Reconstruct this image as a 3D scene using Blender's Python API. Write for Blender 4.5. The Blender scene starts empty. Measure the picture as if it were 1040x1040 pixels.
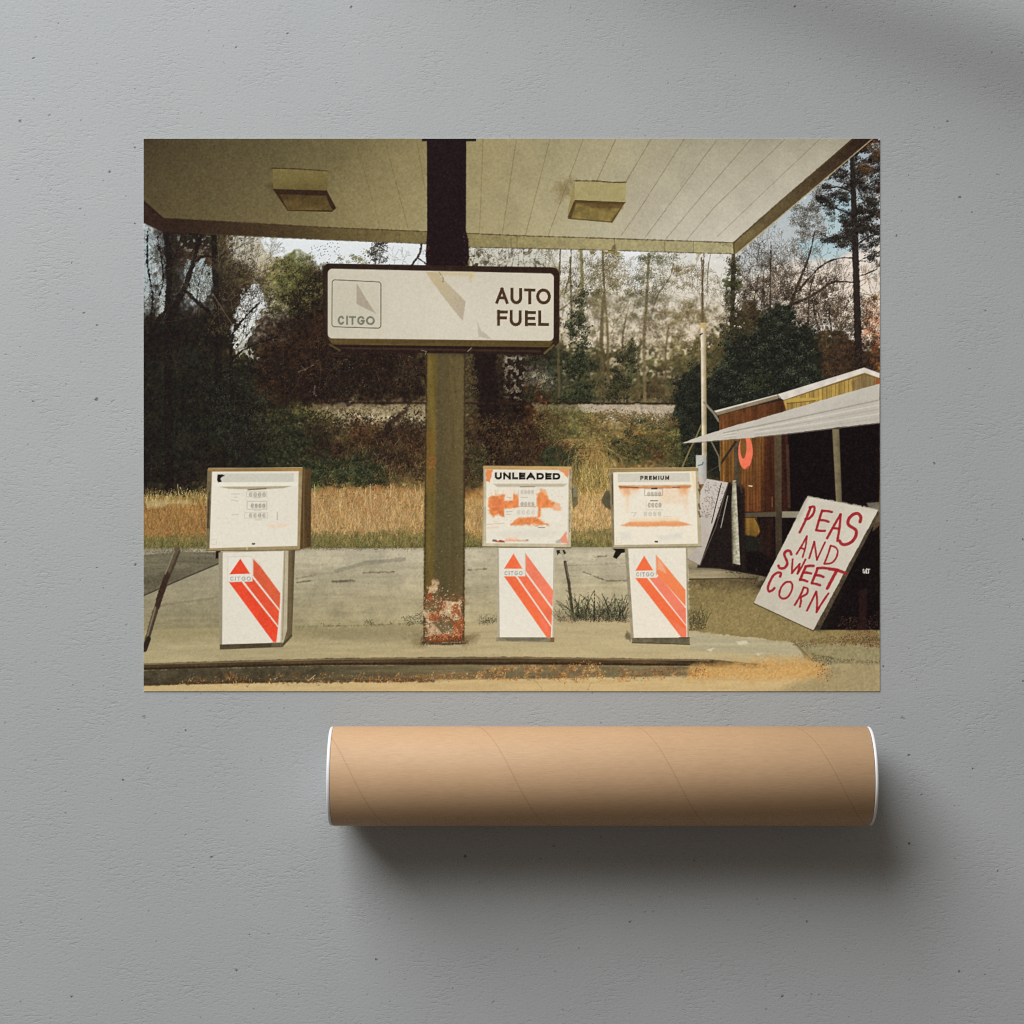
import bpy, bmesh, math
import numpy as np

# ------------------------------------------------------------------ camera, world, light, exposure
U = 0.000817                                   # metres per layout unit (the frame is 1040 units, about 0.85 m, square)
def wx(px): return (px-520)*U
def wy(py): return (520-py)*U
scene = bpy.context.scene
C = scene.collection
CAM_H = 2200*U
cam = bpy.data.objects.new('camera', bpy.data.cameras.new('camera'))
cam.data.sensor_width = 36; cam.data.lens = 18/(520*U/CAM_H); cam.data.clip_start = .05; cam.data.clip_end = 60
cam.location = (0, 0, CAM_H); C.objects.link(cam); scene.camera = cam

world = bpy.data.worlds.new('World'); scene.world = world; world.use_nodes = True
bg = world.node_tree.nodes['Background']
bg.inputs['Color'].default_value = (1.0, .87, .74, 1); bg.inputs['Strength'].default_value = .175

def area_lamp(name, pos, target, size, power, color, shape='RECTANGLE', size_y=None):
    l = bpy.data.lights.new(name, 'AREA'); l.shape = shape; l.size = size; l.size_y = size_y or size
    l.energy = power; l.color = color
    o = bpy.data.objects.new(name, l); C.objects.link(o); o.location = pos
    d = np.array(target, float)-np.array(pos, float)
    import mathutils
    o.rotation_euler = mathutils.Vector(d).to_track_quat('-Z', 'Y').to_euler()
    return o
area_lamp('window_light', (-1.65, 2.75, 1.8), (0, 0, 0), 2.7, 268, (.965, .99, 1.0))

vs = scene.view_settings
scene.display_settings.display_device = 'sRGB'
vs.view_transform = 'Standard'; vs.look = 'None'; vs.exposure = 0; vs.gamma = 1; vs.use_curve_mapping = False
scene.cycles.use_denoising = False
scene.cycles.filter_width = 1.1
scene.cycles.max_bounces = 6

# ------------------------------------------------------------------ helpers
def tag(o, label=None, cat=None, kind=None):
    if label: o['label'] = label
    if cat: o['category'] = cat
    if kind: o['kind'] = kind
    return o
def link(name, me, mat, parent=None):
    o = bpy.data.objects.new(name, me); C.objects.link(o)
    if mat: me.materials.append(mat)
    if parent: o.parent = parent
    return o
class Nodes:
    def __init__(s, name):
        s.m = bpy.data.materials.new(name); s.m.use_nodes = True; s.t = s.m.node_tree
        s.b = s.t.nodes['Principled BSDF']
    def n(s, t, **k):
        x = s.t.nodes.new(t)
        for a, v in k.items():
            if a in x.inputs.keys() if isinstance(a, str) else False: x.inputs[a].default_value = v
            else: setattr(x, a, v)
        return x
    def l(s, a, b): s.t.links.new(a, b)
    def math(s, op, a, b=None, c=None):
        x = s.t.nodes.new('ShaderNodeMath'); x.operation = op
        for i, v in enumerate((a, b, c)):
            if v is None: continue
            if isinstance(v, (int, float)): x.inputs[i].default_value = v
            else: s.l(v, x.inputs[i])
        return x.outputs[0]
    def noise(s, vec, scale, detail=4, rough=.55):
        x = s.t.nodes.new('ShaderNodeTexNoise'); x.inputs['Scale'].default_value = scale; x.inputs['Detail'].default_value = detail; x.inputs['Roughness'].default_value = rough
        s.l(vec, x.inputs['Vector']); return x.outputs['Fac']
    def ramp(s, fac, stops):
        x = s.t.nodes.new('ShaderNodeValToRGB'); e = x.color_ramp.elements
        while len(e) < len(stops): e.new(.5)
        for k, (p, c) in zip(e, stops): k.position = p; k.color = (*c, 1) if len(c) == 3 else c
        s.l(fac, x.inputs[0]); return x.outputs[0]
    def mapping(s, vec, scale=(1, 1, 1), rot=(0, 0, 0)):
        x = s.t.nodes.new('ShaderNodeMapping'); x.inputs['Scale'].default_value = scale; x.inputs['Rotation'].default_value = rot
        s.l(vec, x.inputs['Vector']); return x.outputs[0]
    def mix(s, fac, a, b, mode='MIX'):
        x = s.t.nodes.new('ShaderNodeMix'); x.data_type = 'RGBA'; x.blend_type = mode
        for i, v in ((0, fac), (6, a), (7, b)):
            if hasattr(v, 'is_output') or hasattr(v, 'links'): s.l(v, x.inputs[i])
            elif isinstance(v, (int, float)): x.inputs[i].default_value = v
            else: x.inputs[i].default_value = (*v, 1)
        return x.outputs[2]

# ------------------------------------------------------------------ concrete surface
def concrete_material():
    k = Nodes('concrete'); tc = k.n('ShaderNodeTexCoord').outputs['Object']
    big = k.noise(tc, 3.2, 3); mid = k.noise(tc, 22, 5, .6); fine = k.noise(tc, 420, 4, .65); grain = k.noise(tc, 1500, 2, .6)
    patch = k.noise(tc, 9, 4, .6)
    # trowel strokes: short slanted ridges that come and go
    tr = k.noise(k.mapping(tc, (150, 420, 1), (0, 0, math.radians(48))), 1.0, 5, .62)
    tr2 = k.noise(k.mapping(tc, (190, 520, 1), (0, 0, math.radians(20))), 1.0, 4, .6)
    gate = k.ramp(mid, [(.44, (0, 0, 0)), (.62, (1, 1, 1))])
    col = k.mix(k.ramp(big, [(.3, (0, 0, 0)), (.7, (1, 1, 1))]), (.37*.935, .37*.968, .37*.968), (.37*1.0, .37*1.035, .37*1.038))
    col = k.mix(k.ramp(patch, [(.35, (0, 0, 0)), (.7, (1, 1, 1))]), col, (.37*.94, .37*.975, .37*.98))
    col = k.mix(k.math('MULTIPLY', k.ramp(fine, [(.30, (1, 1, 1)), (.46, (0, 0, 0))]), .16), col, (.37*.6, .37*.6, .37*.6))
    # pits: a few cells of a cell pattern, of uneven size
    def pits(scale, thr, rmin, rmax, seed):
        wob = k.n('ShaderNodeVectorMath', operation='ADD')
        nz = k.n('ShaderNodeTexNoise'); nz.inputs['Scale'].default_value = scale*3; k.l(tc, nz.inputs['Vector'])
        sc = k.n('ShaderNodeVectorMath', operation='SCALE'); k.l(nz.outputs['Color'], sc.inputs[0]); sc.inputs['Scale'].default_value = .35/scale
        k.l(tc, wob.inputs[0]); k.l(sc.outputs[0], wob.inputs[1])
        v = k.n('ShaderNodeTexVoronoi'); v.voronoi_dimensions = '2D'; v.inputs['Scale'].default_value = scale
        off = k.n('ShaderNodeVectorMath', operation='ADD'); off.inputs[1].default_value = (seed, seed*.37, 0); k.l(wob.outputs[0], off.inputs[0]); k.l(off.outputs[0], v.inputs['Vector'])
        sep = k.n('ShaderNodeSeparateColor'); k.l(v.outputs['Color'], sep.inputs[0])
        on = k.math('GREATER_THAN', sep.outputs[0], thr)
        rad = k.math('MULTIPLY_ADD', k.math('POWER', sep.outputs[1], 2.5), rmax-rmin, rmin)
        d = k.math('SUBTRACT', rad, v.outputs['Distance'])
        m = k.n('ShaderNodeClamp'); k.l(k.math('MULTIPLY', d, 9.0), m.inputs[0])
        return k.math('MULTIPLY', on, m.outputs[0])
    p = k.math('MAXIMUM', k.math('MULTIPLY', pits(95, .96, .05, .15, 3.1), .9), k.math('MAXIMUM', k.math('MULTIPLY', pits(160, .9, .06, .2, 7.7), .3), k.math('MULTIPLY', pits(38, .962, .025, .06, 1.3), 1.0)))
    col = k.mix(k.math('MULTIPLY', p, .88), col, (.05, .048, .046))
    k.l(col, k.b.inputs['Base Color'])
    k.b.inputs['Roughness'].default_value = .85; k.b.inputs['Specular IOR Level'].default_value = .25
    h = k.math('ADD', k.math('MULTIPLY', fine, .5), k.math('MULTIPLY', grain, .22))
    h = k.math('ADD', h, k.math('MULTIPLY', k.math('MULTIPLY', k.ramp(tr, [(.5, (0, 0, 0)), (.68, (1, 1, 1))]), gate), -.55))
    h = k.math('ADD', h, k.math('MULTIPLY', k.ramp(tr2, [(.56, (0, 0, 0)), (.72, (1, 1, 1))]), -.3))
    h = k.math('ADD', h, k.math('MULTIPLY', p, -1.6))
    h = k.math('ADD', h, k.math('MULTIPLY', mid, .6))
    bp = k.n('ShaderNodeBump'); bp.inputs['Strength'].default_value = .38; bp.inputs['Distance'].default_value = .001
    k.l(h, bp.inputs['Height']); k.l(bp.outputs[0], k.b.inputs['Normal'])
    return k.m
bm = bmesh.new(); bmesh.ops.create_grid(bm, x_segments=8, y_segments=8, size=3.0)
me = bpy.data.meshes.new('concrete_surface'); bm.to_mesh(me); bm.free()
tag(link('concrete_surface', me, concrete_material()), 'pale grey trowelled concrete surface with small dark pits', None, 'structure')

# ------------------------------------------------------------------ mailing tube
TUBE_R = 49*U; TUBE_Y = wy(0)-0  # set below
def tube_profile(bm, prof, axis_y, axis_z, seg=128, close=False):
    """revolve (x, r) points about the x axis"""
    rings = []
    for x, r in prof:
        if r < 1e-7: rings.append([bm.verts.new((x, 0, 0))]); continue
        rings.append([bm.verts.new((x, r*math.sin(2*math.pi*i/seg), r*math.cos(2*math.pi*i/seg))) for i in range(seg)])
    for a, b in zip(rings, rings[1:]):
        for i in range(seg):
            j = (i+1) % seg
            if len(a) == 1: bm.faces.new((a[0], b[j], b[i]))
            elif len(b) == 1: bm.faces.new((a[i], a[j], b[0]))
            else: bm.faces.new((a[i], a[j], b[j], b[i]))
    bmesh.ops.recalc_face_normals(bm, faces=bm.faces)
    for f in bm.faces: f.smooth = True
def kraft_material():
    k = Nodes('kraft_paper'); tc = k.n('ShaderNodeTexCoord').outputs['Object']
    sp = k.n('ShaderNodeSeparateXYZ'); k.l(tc, sp.inputs[0])
    ang = k.math('DIVIDE', k.math('ARCTAN2', sp.outputs['Y'], sp.outputs['Z']), 2*math.pi)
    u = k.math('FRACT', k.math('ADD', k.math('ADD', k.math('DIVIDE', sp.outputs['X'], 157*U), ang), 1.03))
    u = k.math('ADD', u, k.math('MULTIPLY', k.math('SUBTRACT', k.noise(tc, 60, 2), .5), .006))
    d = k.math('ABSOLUTE', k.math('SUBTRACT', u, .5))
    seam = k.ramp(d, [(0, (1, 1, 1)), (.0025, (.7, .7, .7)), (.006, (0, 0, 0))])
    side = k.ramp(k.math('SUBTRACT', u, .5), [(0, (0, 0, 0)), (.02, (1, 1, 1)), (.1, (0, 0, 0))])
    fib = k.noise(k.mapping(tc, (120, 900, 900)), 1, 4, .6); blot = k.noise(tc, 30, 4); sp2 = k.noise(tc, 700, 3, .7)
    col = k.mix(blot, (.405, .252, .138), (.452, .288, .163))
    col = k.mix(k.math('MULTIPLY', k.ramp(fib, [(.4, (0, 0, 0)), (.7, (1, 1, 1))]), .35), col, (.30, .187, .10))
    col = k.mix(k.math('MULTIPLY', k.ramp(sp2, [(.62, (0, 0, 0)), (.72, (1, 1, 1))]), .4), col, (.25, .15, .08))
    col = k.mix(k.math('MULTIPLY', k.ramp(sp2, [(.26, (1, 1, 1)), (.34, (0, 0, 0))]), .3), col, (.46, .34, .23))
    col = k.mix(k.math('MULTIPLY', seam, .3), col, (.17, .09, .045))
    k.l(col, k.b.inputs['Base Color']); k.b.inputs['Roughness'].default_value = .62; k.b.inputs['Specular IOR Level'].default_value = .3
    bp = k.n('ShaderNodeBump'); bp.inputs['Strength'].default_value = .35; bp.inputs['Distance'].default_value = .0006
    h = k.math('ADD', k.math('MULTIPLY', seam, -.4), k.math('ADD', k.math('MULTIPLY', side, .15), k.math('MULTIPLY', fib, .25)))
    k.l(h, bp.inputs['Height']); k.l(bp.outputs[0], k.b.inputs['Normal'])
    return k.m
def plastic_material():
    k = Nodes('white_plastic'); tc = k.n('ShaderNodeTexCoord').outputs['Object']
    col = k.mix(k.noise(tc, 90, 3), (.60, .59, .60), (.66, .65, .66))
    k.l(col, k.b.inputs['Base Color']); k.b.inputs['Roughness'].default_value = .42; k.b.inputs['Specular IOR Level'].default_value = .4
    return k.m
kraft, plastic = kraft_material(), plastic_material()
XL, XR = -180.5*U, 356.2*U
xc = (XL+XR)/2; hl = (XR-XL)/2
LID = 3.4*U
bm = bmesh.new()
w = 2.2e-3
tube_profile(bm, [(-hl+LID+.0002, TUBE_R-w), (-hl+LID+.0002, TUBE_R-.0003), (-hl+LID+.0006, TUBE_R), (0, TUBE_R), (hl-LID-.0006, TUBE_R), (hl-LID-.0002, TUBE_R-.0003), (hl-LID-.0002, TUBE_R-w), (-hl+LID+.0002, TUBE_R-w)], 0, 0)
me = bpy.data.meshes.new('mailing_tube'); bm.to_mesh(me); bm.free()
tube = link('mailing_tube', me, kraft)
tube.location = (xc, -262*U, TUBE_R+.0004)
tag(tube, 'brown cardboard mailing tube with white plastic end caps lying below the poster', 'mailing tube')
for sgn in (-1, 1):
    bm = bmesh.new(); R = TUBE_R-.0002; e = sgn*hl; i_ = sgn*(hl-LID)
    tube_profile(bm, [(i_, TUBE_R-w-.0003), (i_, R-.0004), (i_+sgn*.0004, R), (e-sgn*.0011, R), (e-sgn*.0004, R-.0004), (e, R-.0013), (e, R-.0038), (e-sgn*.0006, R-.0046), (e-sgn*.0016, R-.0052), (e-sgn*.0018, R*.3), (e-sgn*.0018, 0)], 0, 0)
    me = bpy.data.meshes.new('end_cap'); bm.to_mesh(me); bm.free()
    link('end_cap', me, plastic, tube)

# ------------------------------------------------------------------ unseen rod on two feet, added to cast the soft slanting upper-right shadow
def flag_material():
    k = Nodes('black_steel'); tc = k.n('ShaderNodeTexCoord').outputs['Object']
    k.l(k.mix(k.noise(tc, 200, 3), (.03, .03, .03), (.05, .05, .05)), k.b.inputs['Base Color']); k.b.inputs['Roughness'].default_value = .5
    return k.m
steel = flag_material()
def cyl(name, a, b, r, mat, parent=None, seg=24):
    import mathutils
    a, b = mathutils.Vector(a), mathutils.Vector(b); d = b-a
    bm = bmesh.new(); bmesh.ops.create_cone(bm, cap_ends=True, segments=seg, radius1=r, radius2=r, depth=d.length)
    bmesh.ops.transform(bm, matrix=mathutils.Matrix.Translation((a+b)/2) @ d.to_track_quat('Z', 'Y').to_matrix().to_4x4(), verts=bm.verts)
    me = bpy.data.meshes.new(name); bm.to_mesh(me); bm.free()
    return link(name, me, mat, parent)
RA, RB, RH = (-.16, .621, .09), (.64, .353, .09), .09
rod = cyl('light_flag_rod', RA, RB, .017, steel)
tag(rod, 'unseen black steel rod on two feet added to cast a soft shadow band', 'rod')
for p in (RA, RB): cyl('foot', (p[0], p[1], 0), (p[0], p[1], RH), .008, steel, rod)

# ------------------------------------------------------------------ the printed picture
PX0, PY0, PX1, PY1 = 146.0, 141.0, 893.4, 702.0     # picture extent in layout units (1 unit = UNIT metres)
PS = 1.5                                            # samples per unit
PW, PH = int(round((PX1-PX0)*PS))+1, int(round((PY1-PY0)*PS))+1
rng = np.random.default_rng(11)
INK = np.zeros((PH, PW, 3), np.float32)
IDS = np.zeros((PH, PW), np.int16)
YY, XX = np.mgrid[0:PH, 0:PW].astype(np.float32)
XX = XX/PS+PX0; YY = YY/PS+PY0

def resize(a, h, w):
    """smooth (cubic hermite) upsampling of a small 2D/3D array"""
    def ax(n0, n):
        t = np.linspace(0, n0-1.0001, n); i = np.floor(t).astype(int); f = t-i
        return i, np.minimum(i+1, n0-1), (f*f*(3-2*f)).astype(np.float32)
    i, j, f = ax(a.shape[0], h)
    sh = (-1,)+(1,)*(a.ndim-1)
    a = a[i]*(1-f.reshape(sh))+a[j]*f.reshape(sh)
    i, j, f = ax(a.shape[1], w)
    sh = (1, -1)+(1,)*(a.ndim-2)
    return a[:, i]*(1-f.reshape(sh))+a[:, j]*f.reshape(sh)

def noise(sx, sy=None, octaves=3, gain=.55):
    """value noise, about -1..1; sx, sy = feature size in units"""
    sy = sy or sx; out = np.zeros((PH, PW), np.float32); amp = 1; tot = 0
    for o in range(octaves):
        nh = max(2, int((PY1-PY0)/sy)+2); nw = max(2, int((PX1-PX0)/sx)+2)
        if nh >= PH or nw >= PW:
            nh, nw = min(nh, PH), min(nw, PW)
        out += amp*resize(rng.uniform(-1, 1, (nh, nw)).astype(np.float32), PH, PW)
        tot += amp; amp *= gain; sx /= 2; sy /= 2
    return out/tot*1.5

N2, N3, N6, N20, N60 = noise(2, octaves=2), noise(3, octaves=2), noise(6), noise(20, octaves=4), noise(70, octaves=3)
NH, NV = noise(40, 3), noise(3, 40)

def box(pts, pad=2):
    x = [p[0] for p in pts]; y = [p[1] for p in pts]
    x0 = max(0, int((min(x)-pad-PX0)*PS)); x1 = min(PW, int((max(x)+pad-PX0)*PS)+2)
    y0 = max(0, int((min(y)-pad-PY0)*PS)); y1 = min(PH, int((max(y)+pad-PY0)*PS)+2)
    return (slice(y0, y1), slice(x0, x1)) if x1 > x0 and y1 > y0 else None

def segd(x, y, a, b):
    dx, dy = b[0]-a[0], b[1]-a[1]; L = dx*dx+dy*dy+1e-9
    t = np.clip(((x-a[0])*dx+(y-a[1])*dy)/L, 0, 1)
    return np.hypot(x-a[0]-t*dx, y-a[1]-t*dy), t

def sdf(pts, s):
    x, y = XX[s], YY[s]; d = np.full(x.shape, 1e9, np.float32); ins = np.zeros(x.shape, bool)
    for a, b in zip(pts, pts[1:]+pts[:1]):
        d = np.minimum(d, segd(x, y, a, b)[0])
        if a[1] != b[1]:
            ins ^= ((a[1] > y) != (b[1] > y)) & (x < (b[0]-a[0])*(y-a[1])/(b[1]-a[1])+a[0])
    return np.where(ins, -d, d)

def blend(s, m, col, id=None):
    c = np.asarray(col, np.float32)
    INK[s] += (c-INK[s])*m[..., None]
    if id is not None:
        IDS[s][m > .5] = id

def fill(pts, col, a=1., soft=.6, wob=0, tex=0, texn=None, grad=None, id=None, r=0):
    """polygon; soft = edge blur, wob = noisy outline, tex = noise amount, grad = (colour at the far end, (x0,y0),(x1,y1)), r = corner radius"""
    pts = [tuple(p) for p in pts]
    s = box(pts, 3+soft+abs(wob)*2)
    if s is None: return
    if r:
        cx = sum(p[0] for p in pts)/len(pts); cy = sum(p[1] for p in pts)/len(pts)
        d = sdf(inset(pts, r), s)-r
    else:
        d = sdf(pts, s)
    if wob: d = d+N6[s]*wob+N2[s]*wob*.5
    m = np.clip(.5-d/max(soft, .3), 0, 1)*a
    c = np.asarray(col, np.float32)*np.ones(m.shape+(1,), np.float32)
    if grad is not None:
        (c2, p, q) = grad; dx, dy = q[0]-p[0], q[1]-p[1]
        t = np.clip(((XX[s]-p[0])*dx+(YY[s]-p[1])*dy)/(dx*dx+dy*dy), 0, 1)[..., None]
        c = c*(1-t)+np.asarray(c2, np.float32)*t
    if tex:
        n = (N6 if texn is None else texn)[s]
        c = c*(1+tex*n[..., None])
    blend(s, m, c, id)

def inset(pts, r):
    n = len(pts); A = sum(pts[i][0]*pts[(i+1) % n][1]-pts[(i+1) % n][0]*pts[i][1] for i in range(n))
    sg = 1 if A > 0 else -1; out = []
    for i in range(n):
        p, c, q = pts[i-1], pts[i], pts[(i+1) % n]
        u = np.array([c[0]-p[0], c[1]-p[1]]); u /= np.linalg.norm(u)
        v = np.array([q[0]-c[0], q[1]-c[1]]); v /= np.linalg.norm(v)
        n1 = np.array([-u[1], u[0]])*sg; n2 = np.array([-v[1], v[0]])*sg
        b = (n1+n2)/max(.2, 1+float(n1 @ n2))
        out.append((c[0]+b[0]*r, c[1]+b[1]*r))
    return out

def line(pts, w, col, a=1., soft=.6, square=False, id=None, wob=0):
    """polyline of width w (or (w0, w1) tapering)"""
    w0, w1 = w if isinstance(w, tuple) else (w, w)
    s = box(pts, max(w0, w1)+2)
    if s is None: return
    x, y = XX[s], YY[s]; d = np.full(x.shape, 1e9, np.float32); n = len(pts)-1
    for i in range(n):
        p, q = pts[i], pts[i+1]
        if np.hypot(q[0]-p[0], q[1]-p[1]) < .04: continue
        if square:
            L = np.hypot(q[0]-p[0], q[1]-p[1])+1e-9; ux, uy = (q[0]-p[0])/L, (q[1]-p[1])/L
            al = (x-p[0])*ux+(y-p[1])*uy; pe = np.abs(-(x-p[0])*uy+(y-p[1])*ux)
            dd = np.maximum(pe-w0/2, np.maximum(-al, al-L)-w0/2)
        else:
            ds, t = segd(x, y, p, q)
            dd = ds-(w0+(w1-w0)*(i+t)/n)/2
        d = np.minimum(d, dd)
    if wob: d = d+N2[s]*wob
    blend(s, np.clip(.5-d/max(soft, .3), 0, 1)*a, col, id)

def smooth(pts, k=5):
    """Catmull-Rom through the points"""
    if len(pts) < 3: return pts
    P = np.array([pts[0]]+list(pts)+[pts[-1]], float); out = []
    for i in range(1, len(P)-2):
        for t in np.arange(k)/k:
            a, b, c, d = P[i-1:i+3]
            out.append(tuple(.5*(2*b+(c-a)*t+(2*a-5*b+4*c-d)*t*t+(3*b-a-3*c+d)*t**3)))
    return out+[tuple(P[-2])]

def dabs(x, y, rx, ry, ang, col, a=1.):
    """many small ellipses, painted in order"""
    x = np.asarray(x, np.float32); n = len(x)
    if n == 0: return
    f = lambda v: np.broadcast_to(np.asarray(v, np.float32), (n,)).copy()
    y, rx, ry, ang, a = f(y), f(rx)*PS, f(ry)*PS, f(ang), f(a)
    col = np.broadcast_to(np.asarray(col, np.float32), (n, 3))
    cx, cy = (x-PX0)*PS, (y-PY0)*PS
    for i in range(0, n, 500):
        k = slice(i, i+500)
        K = int(np.ceil(max(rx[k].max(), ry[k].max())+1))
        o = np.arange(-K, K+1)
        ix = np.round(cx[k]).astype(int)[:, None, None]+o[None, None, :]
        iy = np.round(cy[k]).astype(int)[:, None, None]+o[None, :, None]
        dx = ix-cx[k][:, None, None]; dy = iy-cy[k][:, None, None]
        c, s_ = np.cos(ang[k])[:, None, None], np.sin(ang[k])[:, None, None]
        u = (dx*c+dy*s_)/rx[k][:, None, None]; v = (-dx*s_+dy*c)/ry[k][:, None, None]
        q = np.sqrt(u*u+v*v)
        m = np.clip((1-q)*np.minimum(rx[k], ry[k])[:, None, None]+.5, 0, 1)*a[k][:, None, None]
        ok = (m > .02) & (ix >= 0) & (ix < PW) & (iy >= 0) & (iy < PH)
        ix, iy = np.broadcast_to(ix, m.shape)[ok], np.broadcast_to(iy, m.shape)[ok]
        cc = np.broadcast_to(col[k][:, None, None, :], m.shape+(3,))[ok]
        INK[iy, ix] += (cc-INK[iy, ix])*m[ok][:, None]

def at(arr, x, y):
    return arr[np.clip(((y-PY0)*PS).astype(int), 0, PH-1), np.clip(((x-PX0)*PS).astype(int), 0, PW-1)]

def scatter(pts, n, wob=0):
    """n random points inside a polygon"""
    pts = [tuple(p) for p in pts]
    xs = [p[0] for p in pts]; ys = [p[1] for p in pts]
    x = rng.uniform(min(xs)-wob, max(xs)+wob, n*4); y = rng.uniform(min(ys)-wob, max(ys)+wob, n*4)
    ins = np.zeros(len(x), bool)
    xw = x+at(N20, x, y)*wob+at(N6, x, y)*wob*.7+rng.normal(0, wob*.22, len(x)); yw = y+at(N20, y*.7+200, x*.6+60)*wob+at(N6, y*.7+200, x*.6+60)*wob*.7+rng.normal(0, wob*.22, len(x))
    for a, b in zip(pts, pts[1:]+pts[:1]):
        if a[1] != b[1]:
            ins ^= ((a[1] > yw) != (b[1] > yw)) & (xw < (b[0]-a[0])*(yw-a[1])/(b[1]-a[1])+a[0])
    return x[ins][:n], y[ins][:n]

def pick(cols, n, jit=.15):
    c = np.asarray(cols, np.float32)[rng.integers(0, len(cols), n)]
    return np.clip(c*(1+rng.normal(0, jit, (n, 1)))+rng.normal(0, 3, (n, 3)), 0, 255)

def leaves(pts, n, size, cols, a=.9, wob=6, jit=.2, thr=None, nz=None, asp=(.35, .9)):
    """leaf dabs in a polygon; thr thins them where the clump noise is low"""
    x, y = scatter(pts, n, wob)
    if thr is not None:
        k = at(N6 if nz is None else nz, x, y) > thr; x, y = x[k], y[k]
    n = len(x); r = rng.uniform(size[0], size[1], n)
    if n < 150 or len(cols) < 3:
        c = pick(cols, n, jit*.6)
    else:                                       # light and dark clumps: the palette is read along a noise field
        pal = np.asarray(sorted(cols, key=sum), np.float32); q = rng.integers(0, 300, 2)
        t = .45+.42*at(N6, x+q[0]*.3, y)+.34*at(N3, x, y)+.25*at(N20, x, y+q[1]*.3)+rng.normal(0, .2, n)
        t = np.clip(t, 0, 1)*(len(pal)-1.001); i = t.astype(int)
        c = pal[i]+(pal[i+1]-pal[i])*(t-i)[:, None]
        c = np.clip(c*(1+rng.normal(0, jit*.55, (n, 1)))+rng.normal(0, 2, (n, 3)), 0, 255)
    dabs(x, y, r*.85, r*.85*rng.uniform(asp[0], asp[1], n), rng.uniform(0, 3.14, n), c, a)

def blades(pts, n, ln, cols, w=.35, lean=.25, a=.85, wob=3, jit=.18, bend=.3):
    """grass blades growing up from random points of a polygon, far ones first"""
    x, y = scatter(pts, n, wob); o = np.argsort(y); x, y = x[o], y[o]; n = len(x)
    L = rng.uniform(ln[0], ln[1], n); t = rng.normal(0, lean, n); c = pick(cols, n, jit)
    M = max(3, int(ln[1]*1.3)); f = np.linspace(0, 1, M)[None]
    bx = x[:, None]+np.sin(t)[:, None]*L[:, None]*f+(bend*rng.normal(0, 1, (n, 1)))*f*f*L[:, None]*.4
    by = y[:, None]-np.cos(t)[:, None]*L[:, None]*f
    rr = np.broadcast_to(w*(1-.6*f), bx.shape)
    dabs(bx.ravel(), by.ravel(), rr.ravel()+.12, rr.ravel()+.12, 0, np.repeat(c, M, 0), a)

def twigs(segs, col, a=.9, jit=.1):
    """tapering segments (x0,y0,x1,y1,w0,w1) stamped as dabs"""
    X, Y, R = [], [], []
    for (x0, y0, x1, y1, w0, w1) in segs:
        n = max(2, int(np.hypot(x1-x0, y1-y0)/max(.35, w1*.3))); f = np.linspace(0, 1, n)
        X.append(x0+(x1-x0)*f); Y.append(y0+(y1-y0)*f); R.append((w0+(w1-w0)*f)/2)
    if not X: return
    X, Y, R = map(np.concatenate, (X, Y, R))
    c = np.asarray(col, np.float32)*(1+jit*at(N6, X, Y)[:, None])
    dabs(X, Y, R+.1, R+.1, 0, c, np.minimum(1, (R+.1)/.36+.15)*a)

def branch(x, y, ang, L, w, depth, segs, spread=.55, curl=.18, up=.04, kids=(2, 3), shrink=.72, wmin=.3):
    """recursive bare tree; ang 0 = up"""
    n = max(2, int(L/5)); st = L/n
    for i in range(n):
        ang += rng.normal(0, curl)-ang*up
        x2, y2 = x+np.sin(ang)*st, y-np.cos(ang)*st; w2 = max(wmin, w*(1-.35/n))
        segs.append((x, y, x2, y2, w, w2)); x, y, w = x2, y2, w2
        if depth > 0 and i > 0 and rng.random() < .35:
            branch(x, y, ang+rng.choice([-1, 1])*rng.uniform(.4, 1)*spread*1.4, L*rng.uniform(.35, .6), max(wmin, w*.5), depth-1, segs, spread, curl, up, kids, shrink, wmin)
    if depth > 0:
        for k in range(rng.integers(kids[0], kids[1]+1)):
            branch(x, y, ang+rng.normal(0, spread), L*shrink*rng.uniform(.75, 1.1), max(wmin, w*.68), depth-1, segs, spread, curl, up, kids, shrink, wmin)

def clumps(pts, n, R, m, size, cols, a=.85, wob=4, dark=(.55, .5), flat=.6):
    """foliage in tufts: each tuft is a small dark patch with lighter leaves on its upper side"""
    x, y = scatter(pts, n, wob); o = np.argsort(y+rng.normal(0, 8, len(x))); x, y = x[o], y[o]; n = len(x)
    pal = np.asarray(sorted(cols, key=sum), np.float32)
    lum = np.clip(.5+.35*at(N20, x, y)+rng.normal(0, .18, n), 0, 1)
    for k in range(n):
        r = R*rng.uniform(.6, 1.3); M = int(m*rng.uniform(.6, 1.3))
        u, v = rng.normal(0, r*.55, M), rng.normal(0, r*.55*flat, M)
        t = np.clip(lum[k]*.75-v/(r*flat)*.42+rng.normal(0, .14, M), 0, 1)*(len(pal)-1.001); i = t.astype(int)
        c = pal[i]+(pal[i+1]-pal[i])*(t-i)[:, None]
        od = np.argsort(t); q = rng.uniform(size[0], size[1], M)
        nd = max(3, M//4); ds = rng.uniform(.5, 1.3, nd)*min(1.2, r/3.5)
        dabs(x[k]+rng.normal(0, r*.45, nd), y[k]+r*flat*dark[0]*.6+rng.normal(0, r*.4*flat, nd), ds, ds*rng.uniform(.4, 1, nd), rng.uniform(0, 3, nd), pal[0]*.85, dark[1])
        dabs((x[k]+u)[od], (y[k]+v)[od], q, q*rng.uniform(.3, .6, M), np.arctan2(v, u)+rng.normal(0, .5, M), c[od], a)

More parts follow.
